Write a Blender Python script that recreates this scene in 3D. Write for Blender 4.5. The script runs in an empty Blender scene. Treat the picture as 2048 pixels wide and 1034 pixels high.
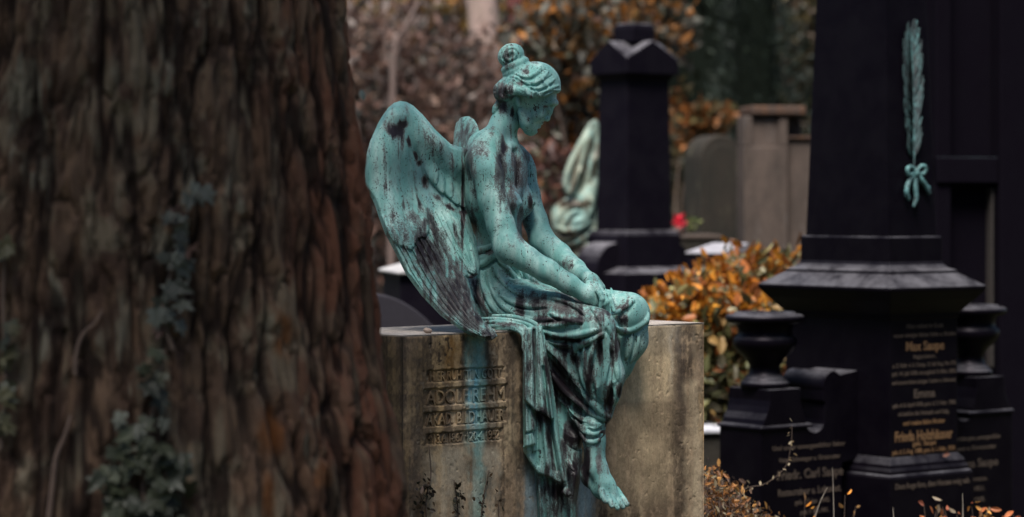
import bpy, bmesh, math, random
import numpy as np
from mathutils import Vector, Matrix
R = math.radians
random.seed(7); rng = np.random.default_rng(11)
SC = bpy.context.scene
COL = SC.collection
# ------------------------------------------------------------------ camera
F = 5300.0            # focal length in pixels of the 2048 wide picture
HZ = 400.0            # row of the horizon
EYE = 1.6
cam_d = bpy.data.cameras.new('camera'); cam = bpy.data.objects.new('camera', cam_d); COL.objects.link(cam)
cam_d.sensor_width = 36.0; cam_d.lens = F / 2048.0 * 36.0
cam.location = (0, 0, EYE); cam.rotation_euler = (R(90), 0, 0)
cam_d.shift_y = -(517.0 - HZ) / 2048.0
cam_d.clip_start = 0.1; cam_d.clip_end = 3000
cam_d.dof.use_dof = True; cam_d.dof.focus_distance = 7.85
cam_d.dof.aperture_fstop = cam_d.lens / 38.0      # 38 mm wide aperture
SC.camera = cam
# ------------------------------------------------------------------ light
SUN_EL, SUN_AZ = 63.0, -164.0      # azimuth from +Y towards +X
w = bpy.data.worlds.new('World'); SC.world = w; w.use_nodes = True
nt = w.node_tree; bgn = nt.nodes['Background']
sky = nt.nodes.new('ShaderNodeTexSky'); sky.sky_type = 'NISHITA'; sky.sun_disc = False
sky.sun_elevation = R(SUN_EL); sky.sun_rotation = R(SUN_AZ)
nt.links.new(sky.outputs[0], bgn.inputs[0]); bgn.inputs[1].default_value = 0.055
sd = bpy.data.lights.new('sun', 'SUN'); sd.energy = 4.2; sd.angle = R(28); sd.color = (1.0, 0.95, 0.88)
so = bpy.data.objects.new('sun', sd); COL.objects.link(so)
az, el = R(SUN_AZ), R(SUN_EL)
sv = Vector((math.sin(az) * math.cos(el), math.cos(az) * math.cos(el), math.sin(el)))
so.rotation_euler = sv.to_track_quat('Z', 'Y').to_euler(); so.location = sv * 30
SC.view_settings.view_transform = 'Standard'; SC.view_settings.look = 'None'
SC.view_settings.exposure = 1.15; SC.view_settings.gamma = 1.0
SC.cycles.use_denoising = True
SC.cycles.max_bounces = 6; SC.cycles.caustics_reflective = False; SC.cycles.caustics_refractive = False

def P(px, py, D):
    """a point from a photo pixel and a distance in front of the camera"""
    return np.array([(px - 1024.0) / F * D, D, EYE - (py - HZ) / F * D])

# ------------------------------------------------------------------ object helpers
def link(o, parent=None):
    COL.objects.link(o)
    if parent is not None: o.parent = parent
    return o
def thing(name, label, cat, loc=(0, 0, 0), group=None):
    o = bpy.data.objects.new(name, None); COL.objects.link(o); o.location = loc
    o.empty_display_size = 0.05
    o['label'] = label; o['category'] = cat
    if group: o['group'] = group
    return o
def tag(o, label=None, cat=None, group=None, kind=None):
    if label: o['label'] = label
    if cat: o['category'] = cat
    if group: o['group'] = group
    if kind: o['kind'] = kind
    return o
def npmesh(name, V, faces, mat=None, parent=None, smooth=True, attrs=None, fattrs=None):
    """faces: (n,k) int array or list of such arrays; vertices in world space, moved under the parent"""
    V = np.asarray(V, dtype=np.float32)
    if parent is not None:
        off = np.zeros(3); p = parent
        while p is not None:
            off += np.array(p.location); p = p.parent
        V = V - off.astype(np.float32)
    if not isinstance(faces, (list, tuple)): faces = [faces]
    me = bpy.data.meshes.new(name)
    me.vertices.add(len(V)); me.vertices.foreach_set('co', V.ravel())
    loops = np.concatenate([np.asarray(f, dtype=np.int32).ravel() for f in faces])
    tot = np.concatenate([np.full(len(f), np.asarray(f).shape[1], dtype=np.int32) for f in faces])
    st = np.concatenate([[0], np.cumsum(tot)[:-1]]).astype(np.int32)
    me.loops.add(len(loops)); me.loops.foreach_set('vertex_index', loops)
    me.polygons.add(len(tot)); me.polygons.foreach_set('loop_start', st); me.polygons.foreach_set('loop_total', tot)
    me.polygons.foreach_set('use_smooth', np.full(len(tot), smooth, dtype=bool))
    me.update(calc_edges=True)
    for k, a in (attrs or {}).items():
        a = np.asarray(a, dtype=np.float32)
        if a.ndim == 1:
            at = me.attributes.new(k, 'FLOAT', 'POINT'); at.data.foreach_set('value', a)
        else:
            at = me.attributes.new(k, 'FLOAT_COLOR', 'POINT')
            if a.shape[1] == 3: a = np.concatenate([a, np.ones((len(a), 1), np.float32)], 1)
            at.data.foreach_set('color', a.ravel())
    for k, a in (fattrs or {}).items():
        a = np.asarray(a, dtype=np.float32)
        at = me.attributes.new(k, 'FLOAT_COLOR', 'FACE')
        if a.shape[1] == 3: a = np.concatenate([a, np.ones((len(a), 1), np.float32)], 1)
        at.data.foreach_set('color', a.ravel())
    if mat: me.materials.append(mat)
    me.validate()
    o = bpy.data.objects.new(name, me)
    return link(o, parent)

# ------------------------------------------------------------------ noise
def _hash(i, j, k, s):
    n = (i * 374761393 + j * 668265263 + k * 2147483647 + s * 974634541) & 0xffffffff
    n = ((n ^ (n >> 13)) * 1274126177) & 0xffffffff
    n = (n ^ (n >> 16)) & 0xffff
    return n / 65535.0
def vnoise(x, y, z, s=0):
    x, y, z = np.broadcast_arrays(x, y, z)
    xi = np.floor(x).astype(np.int64); yi = np.floor(y).astype(np.int64); zi = np.floor(z).astype(np.int64)
    fx = x - xi; fy = y - yi; fz = z - zi
    fx = fx * fx * (3 - 2 * fx); fy = fy * fy * (3 - 2 * fy); fz = fz * fz * (3 - 2 * fz)
    r = 0
    for a in (0, 1):
        wa = fx if a else 1 - fx
        for b in (0, 1):
            wb = fy if b else 1 - fy
            for c in (0, 1):
                wc = fz if c else 1 - fz
                r = r + wa * wb * wc * _hash(xi + a, yi + b, zi + c, s)
    return r
def fbm(x, y, z, o=4, s=0):
    r = 0; a = .5; t = 0
    for i in range(o):
        r = r + a * vnoise(x, y, z, s + i); t += a; a *= .5
        x = x * 2.03; y = y * 2.03; z = z * 2.03
    return r / t
def sstep(a, b, x):
    t = np.clip((x - a) / (b - a), 0, 1); return t * t * (3 - 2 * t)

# ------------------------------------------------------------------ signed distance grid
def crv(pts, n=24):
    """smooth curve through points (Catmull-Rom), n samples"""
    p = np.asarray(pts, float)
    if len(p) == 2:
        t = np.linspace(0, 1, n)[:, None]; return p[0] * (1 - t) + p[1] * t
    q = np.vstack([2 * p[0] - p[1], p, 2 * p[-1] - p[-2]])
    t = np.linspace(0, len(p) - 1 - 1e-6, n); i = t.astype(int); f = (t - i)[:, None]
    a, b, c, d = q[i], q[i + 1], q[i + 2], q[i + 3]
    return .5 * (2 * b + (c - a) * f + (2 * a - 5 * b + 4 * c - d) * f * f + (3 * b - a - 3 * c + d) * f ** 3)
def smin(a, b, k):
    if k <= 0: return np.minimum(a, b)
    h = np.maximum(k - np.abs(a - b), 0) / k
    return np.minimum(a, b) - h * h * k * .25
class SDF:
    def __init__(s, lo, hi, h):
        s.lo = np.array(lo, float); s.h = h
        s.n = np.ceil((np.array(hi) - s.lo) / h).astype(int) + 1
        s.f = np.full(s.n, .06, np.float32)
        s.ax = [(s.lo[i] + h * np.arange(s.n[i])).astype(np.float32) for i in range(3)]
    def win(s, lo, hi):
        a = np.clip(np.floor((np.array(lo) - s.lo) / s.h).astype(int), 0, s.n)
        b = np.clip(np.ceil((np.array(hi) - s.lo) / s.h).astype(int) + 1, 0, s.n)
        sl = tuple(slice(a[i], b[i]) for i in range(3))
        X = s.ax[0][sl[0]][:, None, None]; Y = s.ax[1][sl[1]][None, :, None]; Z = s.ax[2][sl[2]][None, None, :]
        return sl, X, Y, Z
    def mix(s, sl, d, k, sub=False):
        d = d.astype(np.float32)
        if sub: s.f[sl] = -smin(-s.f[sl], d, k)
        else: s.f[sl] = smin(s.f[sl], d, k)
    def cone(s, a, b, ra, rb, k=.01, sub=False):
        a = np.asarray(a, float); b = np.asarray(b, float); m = max(ra, rb) + k + 3 * s.h
        sl, X, Y, Z = s.win(np.minimum(a, b) - m, np.maximum(a, b) + m)
        if 0 in s.f[sl].shape: return
        ba = b - a; L = max(float(ba @ ba), 1e-12)
        t = np.clip(((X - a[0]) * ba[0] + (Y - a[1]) * ba[1] + (Z - a[2]) * ba[2]) / L, 0, 1)
        d = np.sqrt((X - a[0] - t * ba[0]) ** 2 + (Y - a[1] - t * ba[1]) ** 2 + (Z - a[2] - t * ba[2]) ** 2) - (ra + t * (rb - ra))
        s.mix(sl, d, k, sub)
    def chain(s, pts, rad, k=.01, sub=False):
        for i in range(len(pts) - 1): s.cone(pts[i], pts[i + 1], rad[i], rad[i + 1], k, sub)
    def pchain(s, lst, k=.01, sub=False):
        """lst of (px,py,D,r_px)"""
        s.chain([P(*q[:3]) for q in lst], [q[3] * q[2] / F for q in lst], k, sub)
    def ell(s, c, r, ax=None, k=.01, sub=False):
        c = np.asarray(c, float); r = np.asarray(r, float); m = r.max() + k + 3 * s.h
        sl, X, Y, Z = s.win(c - m, c + m)
        if 0 in s.f[sl].shape: return
        A = np.eye(3) if ax is None else np.asarray(ax, float)
        x, y, z = X - c[0], Y - c[1], Z - c[2]
        q = [(x * A[i][0] + y * A[i][1] + z * A[i][2]) for i in range(3)]
        k0 = np.sqrt(sum((q[i] / r[i]) ** 2 for i in range(3)))
        k1 = np.sqrt(sum((q[i] / r[i] ** 2) ** 2 for i in range(3))) + 1e-9
        s.mix(sl, k0 * (k0 - 1) / k1, k, sub)
    def project(s, px, py, d0=None, d1=None):
        """distance of the first surface met along the sight line of each pixel"""
        px = np.atleast_1d(np.asarray(px, float)); py = np.atleast_1d(np.asarray(py, float))
        D = np.arange(s.ax[1][0] if d0 is None else d0, s.ax[1][-1] if d1 is None else d1, s.h * .5)
        X = (px[:, None] - 1024) / F * D; Z = EYE - (py[:, None] - HZ) / F * D
        i = np.clip(np.round((X - s.lo[0]) / s.h).astype(int), 0, s.n[0] - 1)
        j = np.clip(np.round((D - s.lo[1]) / s.h).astype(int), 0, s.n[1] - 1)
        k = np.clip(np.round((Z - s.lo[2]) / s.h).astype(int), 0, s.n[2] - 1)
        v = s.f[i, j[None, :], k] < 0
        out = np.where(v.any(1), D[v.argmax(1)], np.nan)
        return out
    def ridges(s, items, sub=False):
        """items: (points px, radius px, lift px, k) laid on the present surface as seen from the front"""
        jobs = []; pre = []
        for it in items:
            pts, r, lift, k = it[:4]
            c = crv(pts, max(10, int(sum(math.hypot(pts[i + 1][0] - pts[i][0], pts[i + 1][1] - pts[i][1]) for i in range(len(pts) - 1)) / 4)))
            D = s.project(c[:, 0], c[:, 1])
            ok = ~np.isnan(D)
            if ok.sum() < 2: continue
            D = np.interp(np.arange(len(D)), np.where(ok)[0], D[ok])
            D = np.convolve(np.pad(D, 3, mode='edge'), np.ones(7) / 7, 'valid')
            t = np.linspace(0, 1, len(c))
            e0, e1 = it[4] if len(it) > 4 else (.35, .35)
            rr = r * np.minimum(1, np.minimum(e0 + t / .3, e1 + (1 - t) / .3))
            if not sub and r >= 4:                       # a crease under the fold
                T = np.gradient(c, axis=0); T /= np.hypot(T[:, :1], T[:, 1:]) + 1e-9; Nn = np.stack([-T[:, 1], T[:, 0]], 1)
                if Nn[:, 1].mean() < 0: Nn = -Nn
                c2 = c + Nn * (r * 1.35); D2 = s.project(c2[:, 0], c2[:, 1]); ok2 = ~np.isnan(D2) & (np.abs(D2 - D) < .05)
                if ok2.sum() > 3:
                    pre.append((c2[ok2], D2[ok2], (rr * .72)[ok2], k * .6))
            jobs.append((c, D, rr * (1.15 if sub else 1.0), lift + 1.2, k * .62))
        sc = 7.9 / F
        for c, D, rr, k in pre: s.chain([P(c[i, 0], c[i, 1], D[i] + rr[i] * sc * .1) for i in range(len(c))], rr * sc, k, True)
        for c, D, rr, lift, k in jobs:
            pts = [P(c[i, 0], c[i, 1], D[i] - lift * sc + (rr[i] * sc if not sub else 0) * .55) for i in range(len(c))]
            s.chain(pts, rr * sc, k, sub)
    def blur(s, n=1):
        for _ in range(n):
            for ax in range(3):
                f = np.moveaxis(s.f, ax, 0)
                f[1:-1] = (f[:-2] + 2 * f[1:-1] + f[2:]) * .25
    def mesh(s):
        f = s.f; g = f < 0
        c = np.zeros(tuple(np.array(f.shape) - 1), np.uint8)
        for a in (0, 1):
            for b in (0, 1):
                for d in (0, 1):
                    c += g[a:f.shape[0] - 1 + a, b:f.shape[1] - 1 + b, d:f.shape[2] - 1 + d]
        act = (c > 0) & (c < 8)
        I = np.argwhere(act)
        ids = np.full(act.shape, -1, np.int32); ids[act] = np.arange(len(I))
        off = np.array([[a, b, d] for a in (0, 1) for b in (0, 1) for d in (0, 1)])
        val = np.stack([f[I[:, 0] + o[0], I[:, 1] + o[1], I[:, 2] + o[2]] for o in off], 1)
        acc = np.zeros((len(I), 3)); cnt = np.zeros(len(I))
        for p in range(8):
            for q in range(p + 1, 8):
                if np.abs(off[p] - off[q]).sum() != 1: continue
                a, b = val[:, p], val[:, q]; m = (a < 0) != (b < 0)
                t = np.where(m, a / np.where(m, a - b, 1), 0)
                acc += np.where(m[:, None], off[p] + t[:, None] * (off[q] - off[p]), 0); cnt += m
        V = s.lo + s.h * (I + acc / np.maximum(cnt, 1)[:, None])
        quads = []
        for ax in range(3):
            o1, o2 = (ax + 1) % 3, (ax + 2) % 3
            lo = [slice(1, -1)] * 3; lo[ax] = slice(0, -1)
            hi = list(lo); hi[ax] = slice(1, None)
            A = g[tuple(lo)]; B = g[tuple(hi)]
            E = np.argwhere(A != B); base = E.copy(); base[:, o1] += 1; base[:, o2] += 1
            inside = A[tuple(E.T)]
            def cell(d1, d2):
                q = base.copy(); q[:, o1] -= d1; q[:, o2] -= d2
                return ids[q[:, 0], q[:, 1], q[:, 2]]
            q = np.stack([cell(1, 1), cell(0, 1), cell(0, 0), cell(1, 0)], 1)
            q[~inside] = q[~inside][:, ::-1]
            quads.append(q)
        Q = np.concatenate(quads); Q = Q[(Q >= 0).all(1)]
        return V, Q
# flat sheets with thickness and relief, drawn as outlines with their own distances
def polydist(poly, X, Y):
    """positive inside"""
    p = np.asarray(poly, float); d = np.full(X.shape, 1e9); ins = np.zeros(X.shape, bool)
    for i in range(len(p)):
        a, b = p[i], p[(i + 1) % len(p)]; ba = b - a
        t = np.clip(((X - a[0]) * ba[0] + (Y - a[1]) * ba[1]) / max(ba @ ba, 1e-9), 0, 1)
        d = np.minimum(d, np.hypot(X - a[0] - t * ba[0], Y - a[1] - t * ba[1]))
        c = (a[1] > Y) != (b[1] > Y)
        xi = a[0] + (Y - a[1]) / (b[1] - a[1] + 1e-12) * (b[0] - a[0])
        ins ^= c & (X < xi)
    return np.where(ins, d, -d)
def tps(ctrl, X, Y):
    c = np.asarray(ctrl, float); n = len(c)
    def U(r2): return np.where(r2 > 0, r2 * np.log(r2 + 1e-12), 0)
    q = c[:, :2] / 300
    K = U(((q[:, None] - q[None]) ** 2).sum(-1)) + np.eye(n) * .02
    Pm = np.hstack([np.ones((n, 1)), q]); A = np.zeros((n + 3, n + 3)); A[:n, :n] = K; A[:n, n:] = Pm; A[n:, :n] = Pm.T
    wv = np.linalg.solve(A, np.concatenate([c[:, 2], np.zeros(3)]))
    r = wv[n] + wv[n + 1] * X / 300 + wv[n + 2] * Y / 300
    for i in range(n): r = r + wv[i] * U((X / 300 - q[i, 0]) ** 2 + (Y / 300 - q[i, 1]) ** 2)
    return r
def strokedist(pts, X, Y):
    """distance to polyline and position 0..1 along it"""
    c = np.asarray(pts, float); L = np.concatenate([[0], np.cumsum(np.hypot(*np.diff(c, axis=0).T))])
    d = np.full(X.shape, 1e9); tt = np.zeros(X.shape); sd = np.zeros(X.shape)
    for i in range(len(c) - 1):
        a, b = c[i], c[i + 1]; ba = b - a; l2 = max(ba @ ba, 1e-9)
        t = np.clip(((X - a[0]) * ba[0] + (Y - a[1]) * ba[1]) / l2, 0, 1)
        e = np.hypot(X - a[0] - t * ba[0], Y - a[1] - t * ba[1]); m = e < d
        cr = (ba[0] * (Y - a[1]) - ba[1] * (X - a[0])) / math.sqrt(l2)
        d = np.where(m, e, d); tt = np.where(m, (L[i] + t * math.sqrt(l2)) / L[-1], tt); sd = np.where(m, np.sign(cr), sd)
    return d, tt, sd
class Raster:
    def __init__(s, x0, y0, x1, y1, step=1.0):
        s.x0, s.y0, s.st = x0, y0, step
        s.xs = np.arange(x0, x1 + step, step); s.ys = np.arange(y0, y1 + step, step)
        s.X, s.Y = np.meshgrid(s.xs, s.ys, indexing='ij')
    def sample(s, M, px, py):
        u = np.clip((px - s.x0) / s.st, 0, len(s.xs) - 1.001); v = np.clip((py - s.y0) / s.st, 0, len(s.ys) - 1.001)
        i = u.astype(np.int32); j = v.astype(np.int32); a = u - i; b = v - j
        return M[i, j] * (1 - a) * (1 - b) + M[i + 1, j] * a * (1 - b) + M[i, j + 1] * (1 - a) * b + M[i + 1, j + 1] * a * b
def sheet(g, ras, poly, ctrl, T, relief=None, k=.006, edge=10.0, back=None):
    """union a curved sheet into grid g; T half thickness in m (number or map), relief map in m raised to the front"""
    poly = np.asarray(poly, float)
    E = polydist(poly, ras.X, ras.Y).astype(np.float32); Dm = tps(ctrl, ras.X, ras.Y).astype(np.float32)
    rel = np.zeros_like(E) if relief is None else relief.astype(np.float32)
    Tm = (np.zeros_like(E) + T).astype(np.float32)
    inn = E > -3
    dlo, dhi = Dm[inn].min() - .06, Dm[inn].max() + .06
    mn = poly.min(0) - 12; mx = poly.max(0) + 12
    cs = [P(x, y, d) for x in (mn[0], mx[0]) for y in (mn[1], mx[1]) for d in (dlo, dhi)]
    sl, X, Y, Z = g.win(np.min(cs, 0), np.max(cs, 0))
    px = 1024 + X * F / Y + 0 * Z; py = HZ + (EYE - Z) * F / Y + 0 * X
    px, py = np.broadcast_arrays(px, py)
    e = ras.sample(E, px, py) * (Y / F); dm = ras.sample(Dm, px, py); rl = ras.sample(rel, px, py); tt = ras.sample(Tm, px, py)
    er = edge * 7.9 / F
    u = np.clip(e / er, 0, 1); th = tt * np.sqrt(np.maximum(1 - (1 - u) ** 2, 1e-6))
    q = Y - dm
    fr = np.where(q < 0, -q - th - rl * np.minimum(1, u * 1.6), q - th)
    d = np.where(e > 0, fr * .85, np.sqrt(np.minimum(e, 0) ** 2 + np.maximum(np.abs(q) - .001, 0) ** 2))
    g.mix(sl, d, k)
# ------------------------------------------------------------------ materials
class NB:
    """tiny node builder"""
    def __init__(s, name):
        s.m = bpy.data.materials.new(name); s.m.use_nodes = True; s.nt = s.m.node_tree
        s.b = s.nt.nodes['Principled BSDF']; s.tc = s.nt.nodes.new('ShaderNodeTexCoord')
    def n(s, t, **k):
        x = s.nt.nodes.new(t)
        for a, v in k.items(): setattr(x, a, v)
        return x
    def put(s, sock, v):
        if hasattr(v, 'is_output'): s.nt.links.new(v, sock)
        elif v is not None:
            if isinstance(v, tuple) and len(v) == 3 and sock.type == 'RGBA': v = v + (1,)
            sock.default_value = v
    def coord(s, scale=(1, 1, 1), src='Object'):
        mp = s.n('ShaderNodeMapping'); s.put(mp.inputs[0], s.tc.outputs[src]); mp.inputs[3].default_value = scale
        return mp.outputs[0]
    def noise(s, scale, detail=4, rough=.55, vec=None, dist=0.0):
        x = s.n('ShaderNodeTexNoise'); x.inputs['Scale'].default_value = scale; x.inputs['Detail'].default_value = detail
        x.inputs['Roughness'].default_value = rough; x.inputs['Distortion'].default_value = dist
        s.put(x.inputs['Vector'], vec if vec is not None else s.tc.outputs['Object']); return x.outputs[0]
    def voro(s, scale, vec=None, feature='F1'):
        x = s.n('ShaderNodeTexVoronoi'); x.feature = feature; x.inputs['Scale'].default_value = scale
        s.put(x.inputs['Vector'], vec if vec is not None else s.tc.outputs['Object']); return x.outputs[0]
    def math(s, op, a, b=0.0, c=0.0):
        x = s.n('ShaderNodeMath', operation=op); s.put(x.inputs[0], a); s.put(x.inputs[1], b); s.put(x.inputs[2], c); return x.outputs[0]
    def mr(s, v, a, b, c=0.0, d=1.0, smooth=True):
        x = s.n('ShaderNodeMapRange'); x.interpolation_type = 'SMOOTHSTEP' if smooth else 'LINEAR'
        for i, q in enumerate((v, a, b, c, d)): s.put(x.inputs[i], q)
        return x.outputs[0]
    def mix(s, f, a, b, blend='MIX'):
        x = s.n('ShaderNodeMix', data_type='RGBA', blend_type=blend); s.put(x.inputs[0], f); s.put(x.inputs[6], a); s.put(x.inputs[7], b); return x.outputs[2]
    def attr(s, name, out='Fac'):
        x = s.n('ShaderNodeAttribute', attribute_name=name); return x.outputs[out]
    def bump(s, h, strength=.3, dist=.01):
        x = s.n('ShaderNodeBump'); s.put(x.inputs['Height'], h); x.inputs['Strength'].default_value = strength; x.inputs['Distance'].default_value = dist
        s.put(s.b.inputs['Normal'], x.outputs[0]); return x
    def out(s, col=None, rough=None, spec=None, metal=None):
        for k, v in (('Base Color', col), ('Roughness', rough), ('Specular IOR Level', spec), ('Metallic', metal)):
            if v is not None: s.put(s.b.inputs[k], v)
        return s.m

def mat_patina(name='verdigris_bronze', light=(.185, .435, .40), pale=(.46, .69, .645), dark=(.018, .013, .017), brown=(.085, .066, .068), bias=0.06):
    b = NB(name)
    st = b.attr('stain')                      # hand placed weather stains, with painted shade at heel and skirt
    big = b.noise(9, 5, .6, b.coord((1, 1, .45)))
    run = b.noise(30, 5, .65, b.coord((1, 1, .16)))
    mid = b.noise(70, 5, .7, b.coord((1, 1, .6)))
    fine = b.noise(330, 3, .7)
    lum = b.mr(run, .35, .72)
    c = b.mix(lum, light, pale)
    c = b.mix(b.mr(big, .38, .62), b.mix(.7, c, (.10, .235, .235)), c)
    c = b.mix(b.math('MULTIPLY', b.attr('blue'), .75), c, (.20, .32, .40))
    # brown film and black crust: thresholds of stretched noise, pushed by the stains
    S = lambda x, lo=.3, hi=.7: b.mr(x, lo, hi, 0.0, 1.0, False)
    n1 = b.math('ADD', b.math('MULTIPLY', S(mid), .34), b.math('ADD', b.math('MULTIPLY', S(fine), .33), b.math('MULTIPLY', S(run), .33)))
    film = b.mr(b.math('ADD', n1, b.math('MULTIPLY', st, .78)), .64 - bias, .92 - bias)
    c = b.mix(b.math('MULTIPLY', film, .85), c, brown)
    n2 = b.math('ADD', b.math('MULTIPLY', S(run), .42), b.math('ADD', b.math('MULTIPLY', S(mid), .28), b.math('MULTIPLY', S(fine), .30)))
    blk = b.mr(b.math('ADD', n2, b.math('MULTIPLY', st, .66)), .82 - bias, 1.08 - bias)
    c = b.mix(blk, c, dark)
    # scratchy pits, gathered in drifts
    sv = b.coord((1, 1, .5)); s1 = b.noise(150, 2, .5, sv); s2 = b.noise(280, 2, .5, b.coord((1, 1, .65))); pz = b.noise(15, 4, .65); pz2 = b.noise(32, 3, .6)
    p1 = b.mr(b.math('ADD', s1, b.math('MULTIPLY', b.math('SUBTRACT', pz, .5), .55)), .675, .72)
    p2 = b.mr(b.math('ADD', s2, b.math('MULTIPLY', b.math('SUBTRACT', pz2, .5), .5)), .655, .71)
    c = b.mix(b.math('MULTIPLY', b.math('MAXIMUM', p1, p2), .9), c, dark)
    h = b.math('ADD', b.math('MULTIPLY', fine, .35), b.math('MULTIPLY', mid, .8))
    h = b.math('SUBTRACT', h, b.math('MULTIPLY', b.math('MAXIMUM', blk, p1), .35))
    b.bump(h, .35, .004)
    r = b.math('ADD', .62, b.math('MULTIPLY', blk, -.2))
    return b.out(c, r, .35)

def mat_attr(name, rough=.7, spec=.3, scale=60, amt=.35, bump=.3, bdist=.004, stretch=(1, 1, 1)):
    """colour from the 'col' attribute broken up by fine noise"""
    b = NB(name); c = b.attr('col', 'Color')
    n = b.noise(scale, 6, .7, b.coord(stretch)); n2 = b.noise(scale * 5, 3, .6)
    v = b.math('ADD', b.math('MULTIPLY', b.math('SUBTRACT', n, .5), amt * 2), b.math('MULTIPLY', b.math('SUBTRACT', n2, .5), amt * 2.2))
    x = b.n('ShaderNodeHueSaturation'); b.put(x.inputs['Value'], b.math('ADD', 1.0, v)); b.put(x.inputs['Color'], c)
    b.bump(b.math('ADD', n, b.math('MULTIPLY', n2, .5)), bump, bdist)
    return b.out(x.outputs[0], rough, spec)
def mat_leaf(name, rough=.5, trans=.25):
    b = NB(name); c = b.attr('col', 'Color')
    n = b.noise(35, 3, .6)
    x = b.n('ShaderNodeHueSaturation'); b.put(x.inputs['Value'], b.mr(n, .2, .8, .7, 1.3, False)); b.put(x.inputs['Color'], c)
    m = b.out(x.outputs[0], rough, .35)
    t = b.n('ShaderNodeBsdfTranslucent'); b.put(t.inputs[0], x.outputs[0])
    mx = b.n('ShaderNodeMixShader'); mx.inputs[0].default_value = trans
    b.nt.links.new(b.b.outputs[0], mx.inputs[1]); b.nt.links.new(t.outputs[0], mx.inputs[2])
    b.nt.links.new(mx.outputs[0], b.nt.nodes['Material Output'].inputs[0])
    return m
def mat_stone(name, c1, c2, scale=6, rough=.8, spec=.3, bump=.4, c3=None, stretch=(1, 1, .4)):
    b = NB(name)
    n = b.noise(scale, 7, .65, b.coord(stretch)); n2 = b.noise(scale * 14, 4, .7)
    c = b.mix(b.mr(n, .32, .68), c1, c2)
    if c3: c = b.mix(b.mr(b.noise(scale * 2.7, 5, .7, b.coord((1, 1, .25))), .55, .68), c, c3)
    x = b.n('ShaderNodeHueSaturation'); b.put(x.inputs['Value'], b.mr(n2, .25, .75, .72, 1.28, False)); b.put(x.inputs['Color'], c)
    b.bump(b.math('ADD', n, n2), bump, .004)
    return b.out(x.outputs[0], rough, spec)
def mat_black(name, base=(.0020, .0014, .0030), dust_sheen=(.085, .082, .092), rough=.22, spec=.06):
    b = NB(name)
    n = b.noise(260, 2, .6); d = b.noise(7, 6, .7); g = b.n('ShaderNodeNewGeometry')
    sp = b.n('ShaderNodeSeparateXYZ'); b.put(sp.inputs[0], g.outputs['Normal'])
    up = b.mr(sp.outputs[2], .3, .95)                       # upward faces lightened: dusty film plus painted sky reflection
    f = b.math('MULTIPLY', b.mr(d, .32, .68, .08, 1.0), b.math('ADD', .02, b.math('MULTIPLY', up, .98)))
    c = b.mix(f, b.mix(b.mr(n, .5, .75), base, tuple(q * 2 for q in base)), dust_sheen)
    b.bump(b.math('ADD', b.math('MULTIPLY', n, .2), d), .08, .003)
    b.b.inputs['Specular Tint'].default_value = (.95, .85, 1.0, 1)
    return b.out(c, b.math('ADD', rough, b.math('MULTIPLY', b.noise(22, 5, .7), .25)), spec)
def mat_flat(name, col, rough=.6, spec=.3, var=.25, scale=40):
    b = NB(name); n = b.noise(scale, 4, .6)
    x = b.n('ShaderNodeHueSaturation'); b.put(x.inputs['Value'], b.mr(n, .25, .75, 1 - var, 1 + var, False)); b.put(x.inputs['Color'], col)
    b.bump(n, .15, .003)
    return b.out(x.outputs[0], rough, spec)
# ------------------------------------------------------------------ the bronze angel
M_PAT = mat_patina()
Q = 1.0                       # grid coarseness
def pxy(V):
    D = V[:, 1]
    return 1024 + V[:, 0] * F / D, HZ + (EYE - V[:, 2]) * F / D
def blobs(px, py, lst, streak=.24):
    """soft edged stains and painted shade (px,py,rx,ry,amount[,angle]) with ragged borders"""
    s = np.zeros(len(px)); wob = (fbm(px * .05, py * .03, 3.3, 4, 5) - .5) * 1.5 + (fbm(px * .16, py * .022, 8.1, 3, 9) - .5) * 1.5
    for q in lst:
        cx, cy, rx, ry, a = q[:5]; t = R(q[5]) if len(q) > 5 else 0
        dx, dy = px - cx, py - cy
        u = (dx * math.cos(t) + dy * math.sin(t)) / rx; v = (-dx * math.sin(t) + dy * math.cos(t)) / ry
        s = np.maximum(s, a * np.exp(-1.0 * np.maximum(np.hypot(u, v) * (1 + .5 * wob) + wob * .5, 0) ** 1.9))
    run = sstep(.54, .74, fbm(px * .13, py * .010, 5.5, 4, 15)) * (.5 + fbm(px * .02, py * .02, 1.5, 3, 16))
    return s * 1.02 + streak * run
YAW = R(20)
Fv = np.array([math.cos(YAW), -math.sin(YAW), 0]); Rv = np.array([-math.sin(YAW), -math.cos(YAW), 0]); Uv = np.array([0, 0, 1.])
SPX = 7.95 / F
angel = thing('angel_statue', 'winged woman in green weathered bronze seated with crossed hands on the inscribed stone block', 'statue', tuple(P(1000, 654, 8.02)))

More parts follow.
